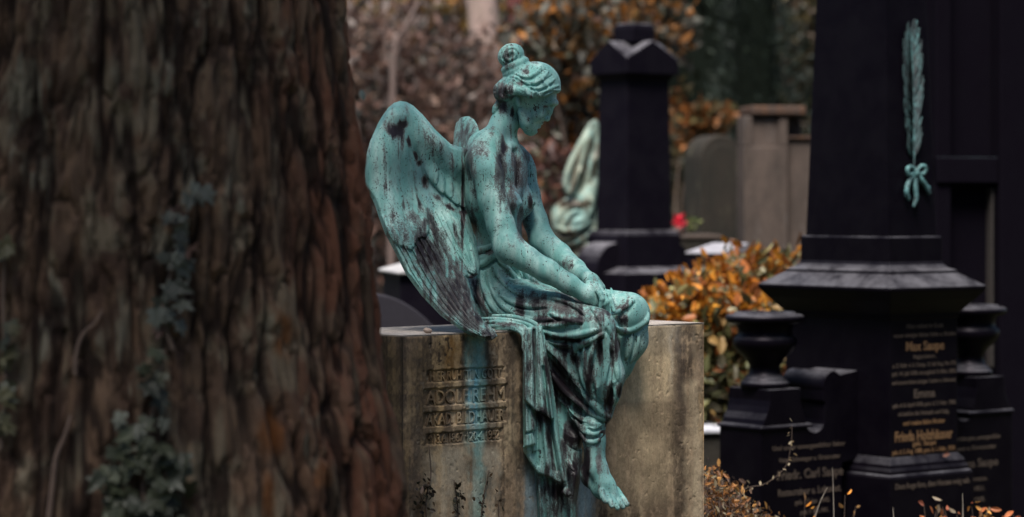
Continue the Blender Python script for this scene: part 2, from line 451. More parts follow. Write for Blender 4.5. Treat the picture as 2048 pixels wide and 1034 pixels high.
def build_body():
    g = SDF(P(905, 1040, 8.0) - np.array([.0, .45, .02]), P(1290, 95, 8.0) + np.array([.02, .35, .0]), .0026 * Q)
    ax = [Fv, Rv, Uv]
    # torso
    lean = np.array([Fv * .97 - Uv * .22, Rv, Uv * .97 + Fv * .22])
    g.ell(P(991, 372, 8.02), (.088, .132, .150), lean, .02)
    g.ell(P(985, 330, 8.02), (.078, .130, .085), ax, .03)
    g.ell(P(1000, 475, 8.03), (.062, .098, .120), ax, .045)
    g.ell(P(1004, 560, 8.04), (.095, .130, .10), ax, .05)
    # neck, shoulders
    g.pchain([(1016, 212, 8.01, 24), (1012, 245, 8.01, 23), (1004, 290, 8.02, 28), (995, 320, 8.02, 34)], .02)
    g.pchain([(1000, 246, 7.99, 16), (975, 284, 7.94, 20), (962, 316, 7.90, 27)], .035)
    g.pchain([(996, 258, 8.02, 16), (962, 290, 8.05, 22), (950, 330, 8.04, 28)], .03)
    g.pchain([(1014, 272, 8.05, 12), (1034, 312, 8.13, 18), (1044, 326, 8.16, 22)], .025)
    cw = P(984, 403, 8.02)
    for sg in (1, -1):
        c = cw + Fv * .066 + Rv * .060 * sg
        g.ell(c, (.047, .048, .050), ax, .022)
        g.ell(c + Fv * .046 - Uv * .004, (.008, .008, .008), ax, .008)
        # collar bone
        g.cone(P(1024, 296, 7.97), cw + Fv * .035 + Rv * .12 * sg + Uv * .115, .009, .010, .018)
    g.cone(P(1030, 305, 7.97), P(1036, 440, 7.95), .008, .010, .02, True)       # furrow down the chest
    g.cone(P(1031, 292, 7.955), P(1032, 297, 7.955), .008, .008, .02, True)      # pit of the neck
    # near arm
    g.pchain([(968, 326, 7.885, 30), (974, 345, 7.87, 31), (986, 400, 7.85, 29), (1002, 452, 7.83, 27.5), (1017, 494, 7.81, 26)], .012)
    g.pchain([(1017, 494, 7.81, 25), (1052, 517, 7.80, 25)], .035)
    g.pchain([(1050, 516, 7.80, 25), (1094, 542, 7.79, 23.5), (1138, 568, 7.785, 19.5), (1175, 590, 7.79, 16)], .012)
    g.pchain([(1014, 506, 7.815, 19), (1020, 511, 7.80, 17)], .015)
    # far arm
    g.pchain([(1040, 324, 8.15, 24), (1048, 342, 8.15, 23), (1057, 390, 8.14, 22.5), (1070, 440, 8.12, 24), (1084, 480, 8.10, 25)], .012)
    g.pchain([(1084, 480, 8.10, 25), (1118, 510, 8.05, 24), (1152, 538, 7.97, 19), (1178, 560, 7.885, 14)], .012)
    # head
    Dh = 8.0
    def H(px, py, dz=0): return P(px, py, Dh) + np.array([0, dz, 0])
    g.ell(H(1062, 176), (.078, .072, .072), [(.94, 0, -.34), (0, 1, 0), (.34, 0, .94)], .02)
    g.ell(H(1075, 198), (.050, .058, .047), None, .02)
    g.chain([H(1078, 205), H(1066, 232), H(1060, 252)], [.041, .030, .017], .02)
    g.ell(H(1062, 255), (.0165, .020, .014), None, .012)
    for sg in (1, -1):
        g.chain([H(1043, 226, -.040 * sg), H(1053, 246, -.030 * sg), H(1062, 258, -.008 * sg)], [.011, .012, .012], .026)
        g.ell(H(1076, 228, -.036 * sg), (.021, .018, .022), None, .018)           # cheek
        g.chain([H(1112, 206, -.006 * sg), H(1104, 205, -.026 * sg), H(1090, 207, -.044 * sg)], [.0075, .0085, .007], .010)   # brow
        g.ell(H(1102, 216, -.024 * sg), (.0125, .017, .0105), None, .006, True)
        g.ell(H(1093.5, 216.5, -.026 * sg), (.0105, .015, .0095), None, .002)       # eyeball
        g.chain([H(1102, 219, -.014 * sg), H(1100, 221, -.026 * sg), H(1093, 219, -.040 * sg)], [.0026, .0035, .0025], .003)   # heavy lowered lid
        g.ell(H(1091, 238, -.0105 * sg), (.008, .007, .0062), None, .004)
        # ear
        g.ell(H(1037, 205, -.060 * sg), (.009, .008, .016), [(.95, 0, .3), (0, 1, 0), (-.3, 0, .95)], .005)
    g.chain([H(1105, 209), H(1100, 224), H(1094.5, 236.5)], [.0055, .0065, .0085], .008)
    g.ell(H(1094.5, 237.5), (.0082, .009, .0075), None, .005)
    g.ell(H(1082.5, 246.0), (.0085, .018, .0058), [(.8, 0, -.6), (0, 1, 0), (.6, 0, .8)], .006)
    g.ell(H(1077.0, 252.5), (.0080, .015, .0056), [(.8, 0, -.6), (0, 1, 0), (.6, 0, .8)], .006)
    g.chain([H(1086, 250.5, -.02), H(1084.5, 251.0, 0), H(1086, 250.5, .02)], [.0026, .0030, .0026], .003, True)
    g.ell(H(1073, 258.5), (.006, .012, .004), None, .006, True)
    # hidden legs and the bare foot
    g.pchain([(1188, 850, 7.82, 24), (1189, 885, 7.82, 20), (1189, 912, 7.82, 17.5)], .02)
    g.pchain([(1190, 905, 7.815, 18), (1196, 938, 7.805, 19), (1212, 972, 7.785, 18.5), (1224, 990, 7.775, 14)], .014)
    g.pchain([(1188, 915, 7.825, 16), (1178, 945, 7.835, 15), (1180, 958, 7.835, 14), (1200, 982, 7.80, 13), (1212, 990, 7.78, 12)], .018)
    toes = [((1202, 982, 7.755, 7), (1207, 996, 7.735, 6.2), (1211, 1003, 7.728, 5.2)),
            ((1211, 984, 7.765, 7), (1220, 1003, 7.735, 6.0), (1224, 1012, 7.727, 5.2)),
            ((1218, 984, 7.775, 7), (1230, 1007, 7.742, 6.2), (1235, 1016, 7.735, 5.4)),
            ((1226, 984, 7.785, 7), (1240, 1006, 7.757, 6.2), (1246, 1014, 7.752, 5.4)),
            ((1232, 980, 7.795, 8), (1246, 1000, 7.775, 7.4), (1253, 1008, 7.770, 6.2))]
    for t in toes: g.pchain(t, .0035)
    g.blur(1)
    # hands: right hand lies under the left one
    g.pchain([(1172, 588, 7.792, 16), (1188, 601, 7.805, 15), (1203, 612, 7.815, 12)], .012)
    for i, (a, b, c) in enumerate([((1200, 602, 7.835), (1216, 590, 7.845), (1227, 608, 7.835)), ((1204, 606, 7.825), (1221, 600, 7.83), (1228, 622, 7.82)),
                                   ((1205, 610, 7.815), (1216, 612, 7.81), (1219, 628, 7.805)), ((1200, 616, 7.805), (1206, 622, 7.80), (1208, 631, 7.795))]):
        g.pchain([a + (5.5,), b + (5.2,), c + (4.2,)], .004)
    g.pchain([(1172, 553, 7.885, 13.5), (1181, 560, 7.85, 14), (1188, 568, 7.83, 13), (1196, 577, 7.815, 11.5)], .012)
    g.pchain([(1191, 562, 7.85, 9), (1203, 575, 7.835, 8)], .010)
    g.pchain([(1178, 566, 7.80, 6.5), (1183, 574, 7.785, 6.0), (1184.5, 583, 7.78, 5.0)], .004)          # thumb
    g.pchain([(1189, 572, 7.79, 6.2), (1201, 588, 7.770, 5.8), (1204, 598, 7.765, 5.2), (1201, 613, 7.77, 4.4)], .0035)
    g.pchain([(1195, 571, 7.80, 6.2), (1209, 590, 7.780, 5.8), (1214, 604, 7.772, 5.2), (1215, 623, 7.78, 4.3)], .0035)
    g.pchain([(1199, 573, 7.82, 6.0), (1206, 596, 7.775, 5.2), (1208, 608, 7.772, 4.8), (1209, 622, 7.785, 4.2)], .003)
    g.pchain([(1186, 580, 7.795, 5.5), (1189, 590, 7.785, 5.0), (1193, 601, 7.79, 4.2)], .003)
    V, Qd = g.mesh()
    px, py = pxy(V)
    st = blobs(px, py, [(1003, 345, 14, 60, .62, -8), (1040, 330, 16, 70, .55), (1024, 385, 14, 50, .55), (1008, 296, 8, 16, .9), (960, 300, 26, 26, .35), (937, 330, 16, 40, .45),
                        (1061, 402, 6, 14, .95), (1025, 412, 7, 14, .8), (945, 455, 8, 28, .75), (1040, 440, 14, 40, .5), (1197, 930, 6, 45, .62), (1172, 930, 10, 40, 1.0), (1086, 246, 3, 3, .5),  # blob at the heel paints the shade behind the foot
                        (1092, 213, 6, 3, .6), (1070, 219, 3, 5, .75), (1077, 216, 2, 3, .6), (1025, 225, 3, 8, .85), (1006, 215, 9, 12, .9), (1057, 240, 2, 3, .7), (1096, 228, 2, 5, .5), (1128, 530, 12, 10, .45),
                        (1022, 268, 3, 22, .7), (985, 260, 6, 14, .5), (1190, 556, 8, 6, .35), (1032, 345, 3, 40, .85)], .14)
    bl = blobs(px, py, [(1042, 370, 16, 70, 1.0), (1020, 270, 12, 30, .7), (1020, 320, 12, 30, .5)], 0)
    return npmesh('body', V, Qd, M_PAT, angel, attrs={'stain': st, 'blue': bl})

def build_hair(body):
    Dh = 8.0
    g = SDF(P(970, 245, 8.0) - np.array([0, .13, 0]), P(1140, 78, 8.0) + np.array([0, .13, 0]), .0021 * Q)
    def H(px, py, dz=0): return P(px, py, Dh) + np.array([0, dz, 0])
    g.ell(H(1074, 172), (.072, .081, .073), [(.93, 0, -.37), (0, 1, 0), (.37, 0, .93)], .01)
    g.ell(H(1055, 168), (.070, .080, .058), [(.93, 0, .37), (0, 1, 0), (-.37, 0, .93)], .02)
    g.ell(H(1017, 181), (.046, .064, .040), [(.90, 0, .42), (0, 1, 0), (-.42, 0, .90)], .018)
    for sg in (1, -1):
        g.chain([H(1112, 182, -.020 * sg), H(1092, 188, -.060 * sg), H(1060, 190, -.078 * sg), (H(1030, 182, -.076 * sg))], [.010, .014, .016, .016], .016)
        g.chain([H(1030, 165, -.066 * sg), H(1019, 180, -.062 * sg), H(1008, 196, -.05 * sg)], [.012, .012, .010], .012)
    # cut along the hair line
    sl, X, Y, Z = g.win(g.lo, g.lo + g.h * g.n)
    px = 1024 + X * F / 8.0; py = HZ + (EYE - Z) * F / 8.0
    line = np.interp(px, [980, 1000, 1018, 1032, 1045, 1063, 1077, 1092, 1106, 1124], [206, 206, 205, 193, 196, 200, 199, 195, 188, 186])
    d = (py - line) * SPX * .8 + 0 * Y
    g.f[sl] = -smin(-g.f[sl], -d.astype(np.float32), .010)
    # waves of hair, both sides of the head
    def side(pts, r, k=.003, sub=False):
        c = crv(pts, 16)
        for sg in (1, -1):
            out = []
            for q in c:
                p = H(q[0], q[1]); ys = np.arange(-.115, 0, .0015)
                i = np.clip(np.round((p[0] - g.lo[0]) / g.h).astype(int), 0, g.n[0] - 1); kz = np.clip(np.round((p[2] - g.lo[2]) / g.h).astype(int), 0, g.n[2] - 1)
                j = np.clip(np.round((8.0 + ys * 1.0 - g.lo[1]) / g.h).astype(int), 0, g.n[1] - 1)
                v = g.f[i, j, kz] < 0
                if v.any(): out.append(p + np.array([0, sg * ys[v.argmax()], 0]))
            if len(out) > 2:
                t = np.linspace(0, 1, len(out)); g.chain(out, r * np.minimum(1, .45 + np.minimum(t, 1 - t) * 3), k, sub)
    strands = [[(1120, 181), (1106, 183), (1090, 190), (1074, 193), (1058, 189), (1040, 180)], [(1118, 172), (1104, 177), (1086, 186), (1066, 188), (1046, 178), (1028, 168)],
               [(1110, 158), (1098, 168), (1080, 178), (1060, 178), (1040, 168), (1022, 160)], [(1098, 142), (1088, 155), (1072, 167), (1052, 167), (1034, 158), (1018, 153)],
               [(1086, 130), (1076, 143), (1060, 155), (1044, 155), (1030, 148)], [(1100, 186), (1096, 178), (1088, 170), (1084, 160)], [(1078, 195), (1070, 186), (1058, 174), (1054, 165)],
               [(1066, 197), (1056, 190), (1052, 180)], [(1016, 156), (1013, 170), (1016, 186), (1028, 192)], [(1005, 158), (999, 172), (1001, 190), (1008, 200)], [(994, 168), (990, 182), (993, 198)]]
    for s in strands: side(s, .0042, .004)
    gro = [[(1116, 186), (1100, 186), (1084, 194)], [(1106, 168), (1090, 180), (1070, 184), (1050, 174), (1034, 164)], [(1104, 152), (1090, 163), (1072, 173), (1052, 173), (1036, 163), (1024, 157)], [(1092, 137), (1080, 150), (1064, 161), (1048, 161), (1034, 153)],
           [(1017, 162), (1011, 178), (1014, 196)]]
    for s in gro: side(s, .0034, .003, True)
    # loose lock at the nape
    g.chain([H(998, 205, -.01), H(991, 216, -.012), H(990, 224, -.01), H(996, 231, -.008)], [.010, .008, .008, .006], .006)
    # twisted coil and bun
    ex = np.array([.90, 0, .43]); ey = np.array([0, 1, 0]); ez = np.array([-.43, 0, .90])
    for c, rm, r in ((H(1034, 141), .034, .0125), (H(1030, 131), .033, .012)):
        t = np.linspace(0, 2 * np.pi, 22); pts = [c + ex * rm * math.cos(a) + ey * rm * math.sin(a) for a in t]
        g.chain(pts, [r] * 22, .004)
    g.cone(H(1036, 146), H(1026, 118), .034, .030, .006)
    bc = H(1022, 111)
    g.ell(bc, (.041, .040, .036), [ex, ey, ez], .006)
    for sg in (1, -1):
        for q, (r0, r1) in enumerate(((.034, .008),)):
            t = np.linspace(0, 4.4 * np.pi, 46); pts = []; rr = []
            for a in t:
                u = a / t[-1]; rad = r0 * (1 - u) + r1 * u
                hgt = math.sqrt(max(.0405 ** 2 - rad * rad, 0))
                pts.append(bc + ex * rad * math.cos(a + 1.2) + np.array([-.43, 0, .9]) * rad * .92 * math.sin(a + 1.2) + np.array([0, -sg * hgt * .98, 0])); rr.append(.0042)
            g.chain(pts, rr, .003)
    V, Qd = g.mesh(); px, py = pxy(V)
    st = blobs(px, py, [(1012, 112, 12, 14, .6), (1000, 184, 14, 24, .75), (1040, 166, 10, 8, .55), (1020, 176, 8, 18, .5), (1052, 142, 7, 7, .5), (1034, 195, 22, 5, .8), (1018, 130, 18, 8, .4)], .2)
    return npmesh('hair', V, Qd, M_PAT, body, attrs={'stain': st, 'blue': st * 0})

# feathers ----------------------------------------------------------
def lerp_lines(L, Rr, u, t0, t1, n=14):
    a = crv(L, 80); b = crv(Rr, 80)
    i = np.linspace(t0 * 79, t1 * 79, n); f = lambda c: np.stack([np.interp(i, np.arange(80), c[:, q]) for q in (0, 1)], 1)
    return f(a) * (1 - u) + f(b) * u
def feather(rel, ras, pts, w, amp, taper=.12, shaft=True, base=.0):
    d, t, sd = strokedist(pts, ras.X, ras.Y)
    ww = w * np.minimum(1, .55 + t * 1.5) * np.sqrt(np.clip((1.0 - t) / taper, 0.0, 1)) + .5
    x = np.clip(d / np.maximum(ww, .3), 0, 1)
    end = np.where(t >= .999, np.clip(1 - d / (w * .6), 0, 1), 1)
    h = (amp * (np.sqrt(np.maximum(1 - x ** 2, 0)) * .75 + .25 * (1 - sd * x)) * (x < 1) + base) * (d < ww) * end
    h = h * sstep(0, .22 if shaft else .75, t)
    if shaft: h = h + np.where(d < 1.6, amp * .45 * (1 - d / 1.6), 0) * (t < .96)
    return np.maximum(rel, h)

def build_wing():
    ras = Raster(715, 185, 1010, 700)
    outline = [(936, 300), (928, 296), (915, 293), (901, 288), (871, 260), (846, 230), (826, 211), (813, 204), (800, 202), (788, 206), (777, 215), (766, 230), (756, 247), (740, 283), (733, 311), (730, 345), (733, 381), (745, 399), (752, 416), (758, 435), (771, 469),
               (792, 508), (813, 550), (844, 592), (881, 631), (917, 657), (940, 671), (967, 681), (985, 680), (995, 672), (990, 661), (967, 641), (955, 623), (944, 590), (935, 556), (946, 557), (957, 548), (959, 530), (955, 500), (948, 470), (938, 430), (932, 380), (934, 340)]
    ctrl = [(928, 300, 8.00), (928, 380, 7.99), (936, 440, 7.96), (905, 350, 7.945), (912, 430, 7.915), (955, 530, 7.89), (800, 205, 7.90), (846, 232, 7.92), (885, 275, 7.92), (740, 285, 7.80), (733, 380, 7.78), (800, 300, 7.82), (845, 370, 7.89), (780, 420, 7.77), (870, 450, 7.85),
            (760, 440, 7.76), (813, 550, 7.73), (900, 540, 7.80), (881, 631, 7.69), (940, 600, 7.73), (967, 680, 7.645), (993, 668, 7.66), (955, 623, 7.71)]
    rel = np.zeros(ras.X.shape)
    # muscle of the leading arm and the folded inner part
    def roll(pts, w, a):
        d, t, _ = strokedist(crv(pts, 30), ras.X, ras.Y)
        return a * np.exp(-(d / w) ** 2)
    arm = roll([(800, 222), (830, 232), (865, 275), (900, 308), (926, 330)], 26, .030)
    arm += roll([(785, 235), (765, 300), (770, 370), (790, 430)], 34, .022)
    arm += roll([(905, 340), (915, 420), (935, 500)], 22, .012)
    dd, tt_, _ = strokedist(crv([(812, 262), (824, 290), (832, 325), (842, 366), (858, 411), (875, 445)], 30), ras.X, ras.Y); arm -= .020 * np.exp(-(dd / 10) ** 2) * sstep(0, .35, tt_)
    L = [(755, 425), (771, 469), (792, 508), (813, 550), (844, 592), (881, 631), (917, 657), (967, 681)]
    Rr = [(866, 425), (885, 462), (905, 500), (925, 540), (942, 582), (953, 612), (970, 642), (992, 668)]
    for i, u in enumerate((.97, .87, .77, .66, .55, .44, .33, .22, .13, .05)):
        end = (.83, .87, .91, .95, 1.0, .99, .985, .975, .965, .95)[i]
        rel = feather(rel, ras, lerp_lines(L, Rr, u, .02, end), 9.5, .0145 + .0014 * i, .06)
    L2 = [(846, 360), (858, 405), (876, 440), (899, 483), (922, 520), (945, 552)]
    R2 = [(922, 360), (925, 400), (934, 440), (944, 480), (950, 515), (954, 545)]
    for i, u in enumerate((.08, .28, .48, .68, .90)):
        rel = feather(rel, ras, lerp_lines(L2, R2, u, .30, (.93, .97, 1, 1, .99)[i]), 10.5, .016 + .0016 * i, .10)
    L3 = [(742, 380), (752, 425), (768, 460), (790, 490), (812, 505)]
    R3 = [(835, 370), (845, 405), (848, 440), (850, 470), (852, 490)]
    for i, u in enumerate((.95, .8, .62, .45, .30, .15, .03)):
        rel = feather(rel, ras, lerp_lines(L3, R3, u, .25, (.80, .78, .86, .95, .98, .82, .70)[i]), 12, .016 + .0016 * i, .22, False, .014)
    for i, (x, y) in enumerate(((858, 345), (872, 362), (888, 372), (902, 385), (915, 392))):
        rel = feather(rel, ras, crv([(x, y - 25), (x + 6, y), (x + 14, y + 24)], 10), 12, .016, .35, False)
    rel = rel + np.maximum(arm, -.012)
    nz = fbm(ras.X * .12, ras.Y * .03, 1.5, 4, 3) - .5
    rel = rel + nz * .0028
    g = SDF(P(722, 695, 7.75) - np.array([.0, .24, 0]), P(1003, 190, 7.85) + np.array([.02, .20, .02]), .0019 * Q)
    sheet(g, ras, outline, ctrl, .015, rel, .004, 11)
    V, Qd = g.mesh(); px, py = pxy(V)
    st = blobs(px, py, [(793, 262, 14, 12, 1.35), (806, 250, 9, 7, 1.3), (818, 285, 5, 12, 1.25, -20), (830, 310, 4, 12, 1.2, -25), (838, 326, 4, 7, 1.2), (847, 362, 6, 14, 1.2), (829, 355, 5, 40, .35, -8), (860, 275, 20, 40, .33, -35), (905, 330, 18, 25, .35),
                        (862, 515, 34, 95, .74, -26), (905, 590, 32, 80, .78, -32), (935, 640, 26, 40, .76, -40), (880, 560, 16, 110, .6, -28), (845, 560, 8, 80, .5, -28), (890, 500, 8, 60, .6, -28), (830, 440, 12, 30, .5, -15), (868, 460, 8, 40, .7, -20), (975, 668, 22, 10, .72, 20), (785, 470, 16, 24, .36), (946, 552, 10, 4, .6, -30), (875, 395, 10, 5, .6, 35), (900, 415, 16, 4, .85, 30), (925, 425, 8, 4, .8),
                        (925, 400, 3, 110, .85), (912, 470, 5, 40, .4, -14), (780, 340, 4, 30, .3), (836, 400, 4, 50, .45, -12), (930, 305, 6, 14, .7)])
    fold = blobs(px, py, [(845, 350, 14, 50, .6, -12), (815, 600, 10, 40, .3)], 0)
    return npmesh('wing', V, Qd, M_PAT, angel, attrs={'stain': st, 'blue': fold})
def build_far_wing():
    ras = Raster(880, 225, 1010, 700)
    outline = [(962, 330), (961, 300), (960, 275), (956, 252), (948, 238), (936, 232), (922, 235), (912, 247), (908, 266), (906, 300), (905, 360), (908, 430), (914, 500), (924, 560), (938, 610), (952, 632), (962, 610), (966, 540), (966, 450), (964, 380)]
    ctrl = [(960, 300, 8.22), (908, 300, 8.36), (936, 235, 8.34), (935, 400, 8.34), (960, 450, 8.24), (915, 520, 8.44), (952, 630, 8.46), (962, 560, 8.36)]
    rel = np.zeros(ras.X.shape)
    for i in range(6):
        rel = feather(rel, ras, lerp_lines([(910, 420), (918, 500), (930, 570), (948, 628)], [(960, 420), (964, 500), (964, 560), (958, 620)], .95 - i * .18, .0, 1), 8, .006 + .001 * i, .1)
    g = SDF(P(890, 650, 8.3) - np.array([.02, .18, 0]), P(985, 222, 8.3) + np.array([.02, .3, .03]), .0032 * Q)
    sheet(g, ras, outline, ctrl, .022, rel, .004, 16)
    V, Qd = g.mesh(); px, py = pxy(V)
    st = .22 + blobs(px, py, [(930, 275, 22, 18, .25)])
    return npmesh('wing', V, Qd, M_PAT, angel, attrs={'stain': st, 'blue': st * 0})

def build_dress():
    g = SDF(P(925, 905, 7.9) - np.array([.02, .32, 0.0]), P(1310, 478, 8.05) + np.array([.02, .33, .02]), .0025 * Q)
    ax = [Fv, Rv, Uv]
    g.ell(P(990, 598, 8.05), (.110, .150, .092), ax, .03)
    g.ell(P(1004, 545, 8.03), (.092, .120, .10), ax, .04)
    g.ell(P(1008, 505, 8.03), (.082, .108, .05), ax, .03)
    g.pchain([(972, 604, 7.97, 52), (1040, 612, 7.92, 47), (1110, 632, 7.84, 42), (1192, 652, 7.76, 36)], .03)
    g.pchain([(1010, 600, 8.13, 50), (1120, 612, 8.08, 45), (1256, 625, 8.0, 41)], .03)
    # cloth spanned between the thighs
    g.pchain([(1060, 600, 8.03, 34), (1150, 622, 7.95, 26), (1215, 655, 7.88, 22)], .03)
    # shins
    g.pchain([(1193, 655, 7.76, 35), (1199, 700, 7.78, 37), (1207, 750, 7.79, 40), (1210, 785, 7.80, 30), (1208, 815, 7.81, 15), (1206, 832, 7.81, 13)], .02)
    g.pchain([(1206, 832, 7.81, 13), (1188, 852, 7.82, 21), (1186, 872, 7.82, 24), (1192, 890, 7.82, 15)], .012)
    g.pchain([(1260, 632, 8.0, 38), (1258, 680, 8.02, 36), (1238, 730, 8.03, 26), (1222, 770, 8.03, 20), (1195, 850, 8.02, 18)], .02)
    # skirt behind, hanging over the edge of the block
    ras = Raster(1035, 630, 1260, 910)
    outline = [(1070, 640), (1120, 645), (1200, 645), (1226, 690), (1236, 750), (1222, 835), (1195, 870), (1168, 866), (1160, 905), (1080, 905), (1078, 800), (1072, 700)]
    ctrl = [(1070, 650, 7.815), (1150, 650, 7.80), (1225, 680, 7.80), (1080, 905, 7.88), (1160, 905, 7.88), (1130, 780, 7.86), (1216, 830, 7.82), (1175, 740, 7.815)]
    sheet(g, ras, outline, ctrl, .028, None, .02, 12)
    g.blur(1)
    # pads and folds
    g.ridges([
        ([(1046, 648), (1072, 650), (1111, 650), (1146, 640)], 5, 1, .006), ([(1081, 661), (1123, 670), (1160, 669), (1194, 659)], 6.5, 2, .006), ([(1088, 680), (1141, 690), (1169, 686), (1206, 667)], 6.5, 2, .006),
        ([(1144, 710), (1150, 698), (1164, 690)], 6, 2, .006),
        ([(1086, 684), (1104, 706), (1118, 728), (1153, 772), (1183, 800), (1200, 818), (1217, 834)], 9, 4, .007, (.6, .7)), ([(1102, 691), (1116, 712), (1130, 733), (1156, 760)], 6, 2, .006),
        ([(1106, 752), (1125, 776), (1146, 798), (1181, 824), (1214, 838)], 7.5, 3, .006, (.5, .8)), ([(1130, 800), (1152, 826), (1180, 845), (1203, 850)], 6, 2, .006),
        ([(1150, 840), (1168, 862), (1188, 868), (1202, 862)], 5, 2, .005), ([(1158, 862), (1172, 880), (1188, 884), (1201, 877)], 5, 2, .005), ([(1160, 850), (1180, 858), (1202, 851)], 4.5, 2, .005), ([(1168, 882), (1184, 893), (1199, 890)], 4.5, 2, .004),
        # right knee and shin
        ([(1218, 655), (1226, 690), (1232, 730), (1236, 760)], 5, 0, .008), ([(1212, 668), (1216, 710), (1210, 760), (1205, 800)], 6, 1, .010), ([(1190, 680), (1180, 720), (1176, 760), (1184, 796)], 5, 1, .010),
        ([(1222, 720), (1217, 760), (1211, 800), (1210, 830)], 5, 1, .008), ([(1236, 765), (1226, 795), (1216, 825)], 6, 1, .008),
        # left knee hem band
        ([(1216, 630), (1238, 622), (1256, 610), (1268, 600)], 4.5, 1, .005), ([(1229, 653), (1240, 660), (1258, 661), (1276, 653), (1292, 640), (1297, 626)], 6, 2, .006), ([(1232, 660), (1250, 664), (1268, 660)], 4, 1, .005),
        ([(1222, 576), (1226, 595), (1236, 618)], 3.5, 0, .006), ([(1208, 574), (1214, 590), (1222, 600)], 3.0, 0, .005), ([(1278, 672), (1272, 700), (1262, 725)], 4, 1, .008), ([(1264, 668), (1260, 695), (1252, 718)], 4, 1, .008),
        # waist: twisted cloth belt
        ([(953, 500), (970, 498), (988, 492), (1004, 486)], 7, 2, .005), ([(955, 518), (975, 515), (992, 506), (1008, 500)], 7.5, 2, .005), ([(957, 532), (972, 524), (984, 510), (992, 496)], 6.5, 4, .004), ([(1008, 500), (1020, 497), (1030, 500)], 6, 1, .005),
        ([(1032, 470), (1046, 478), (1060, 490), (1070, 500)], 7, 2, .005), ([(1036, 462), (1050, 468), (1064, 482), (1074, 500)], 5, 2, .004),
        # hip and belly
        ([(962, 540), (966, 572), (978, 604), (998, 628)], 4.2, 1, .005), ([(976, 545), (984, 578), (1000, 606), (1024, 628)], 4, 1, .005), ([(952, 560), (957, 590), (966, 618), (975, 634)], 4, 1, .004), ([(984, 530), (1000, 556), (1022, 578), (1050, 592)], 4, 1, .005),
        ([(1000, 590), (1030, 606), (1062, 612), (1095, 612)], 4, 1, .006), ([(1008, 612), (1040, 632), (1076, 640), (1104, 638)], 4.2, 1, .006), ([(1085, 590), (1120, 600), (1150, 612), (1172, 630)], 4, .5, .006), ([(1100, 626), (1136, 640), (1166, 644)], 4.2, 1, .006), ([(1182, 614), (1196, 632), (1204, 652)], 4, .5, .006),
        ([(958, 512), (972, 509), (990, 502), (1006, 493)], 4.2, 3, .003), ([(956, 525), (974, 520), (992, 512)], 4, 3, .003),
        ([(1156, 700), (1160, 730), (1168, 764), (1182, 792)], 4.5, 1, .006), ([(1168, 694), (1172, 728), (1180, 760)], 4, 1, .005), ([(1228, 664), (1231, 700), (1236, 735)], 4, .5, .005),
        ([(945, 569), (956, 592), (968, 610), (980, 626)], 5, 2, .007), ([(966, 545), (970, 570), (985, 600)], 3, 0, .006), ([(1018, 559), (1036, 562), (1062, 563)], 4.5, 1, .008),
        ([(992, 514), (1008, 528), (1022, 543), (1036, 560)], 4, 1, .006), ([(1004, 512), (1020, 526), (1034, 540), (1048, 558)], 4, 1, .006), ([(1018, 516), (1034, 530), (1046, 545), (1058, 560)], 4, 1, .006), ([(1040, 532), (1048, 546), (1060, 558), (1078, 566)], 4, 1, .006), ([(1056, 545), (1064, 556), (1078, 562)], 3.5, 1, .006),
    ])
    g.ridges([
        ([(1090, 676), (1130, 681), (1165, 678)], 5, 0, .006), ([(1090, 655), (1125, 660), (1160, 655)], 4, 0, .006), ([(1092, 704), (1112, 735), (1140, 772), (1168, 800)], 8, 0, .008), ([(1116, 728), (1135, 752), (1155, 772)], 4, 0, .006), ([(1112, 775), (1140, 810), (1175, 838)], 8, 0, .008), ([(1110, 800), (1130, 840), (1150, 870)], 9, 0, .010),
        ([(1198, 690), (1196, 730), (1192, 775)], 6, 0, .010), ([(1224, 780), (1218, 806), (1214, 822)], 5, 0, .006), ([(1222, 690), (1224, 730), (1216, 770)], 4, 0, .008), ([(957, 540), (975, 535), (992, 520), (1010, 512)], 3, 0, .004), ([(954, 509), (972, 506), (990, 499)], 2.5, 0, .003),
        ([(1018, 556), (1036, 557), (1060, 556)], 3, 0, .005), ([(998, 528), (1014, 545), (1026, 558)], 3, 0, .005), ([(1022, 528), (1036, 545), (1046, 558)], 3, 0, .005), ([(1234, 634), (1252, 628), (1264, 614)], 3, 0, .006),  ([(1172, 856), (1190, 862), (1206, 855)], 2.5, 0, .003), ([(1164, 872), (1182, 876), (1206, 868)], 2.5, 0, .003),
    ], True)
    V, Qd = g.mesh(); px, py = pxy(V)
    st = blobs(px, py, [(1115, 612, 58, 22, .66, 14), (1040, 615, 10, 30, .8), (1160, 630, 40, 14, .5, 25), (1125, 640, 60, 8, .95), (1178, 755, 12, 42, .88), (1200, 690, 8, 30, .85), (1125, 770, 24, 60, .95, -40), (1108, 800, 14, 60, .95), (1225, 690, 5, 60, .6), (1220, 795, 8, 28, 1.05), (1239, 785, 9, 14, 1.05),  # blobs under the diagonal fold add painted shade to the dark film
                        (1234, 690, 7, 30, 1.0), (1245, 640, 16, 10, .5), (1240, 615, 24, 10, .4, -20), (1216, 870, 8, 30, .9), (1140, 680, 40, 5, .95, 8), (1130, 695, 16, 14, .9), (1150, 720, 7, 26, .95, -20), (955, 585, 8, 40, .85, -20), (1148, 870, 20, 40, .9), (1090, 850, 14, 60, .85), (990, 502, 30, 5, .6, -14), (1160, 880, 12, 20, .9), (1204, 880, 5, 26, 1.0), (1130, 590, 80, 6, .5, 22), (1215, 620, 10, 14, .7)])
    return npmesh('dress', V, Qd, M_PAT, angel, attrs={'stain': st, 'blue': st * 0})

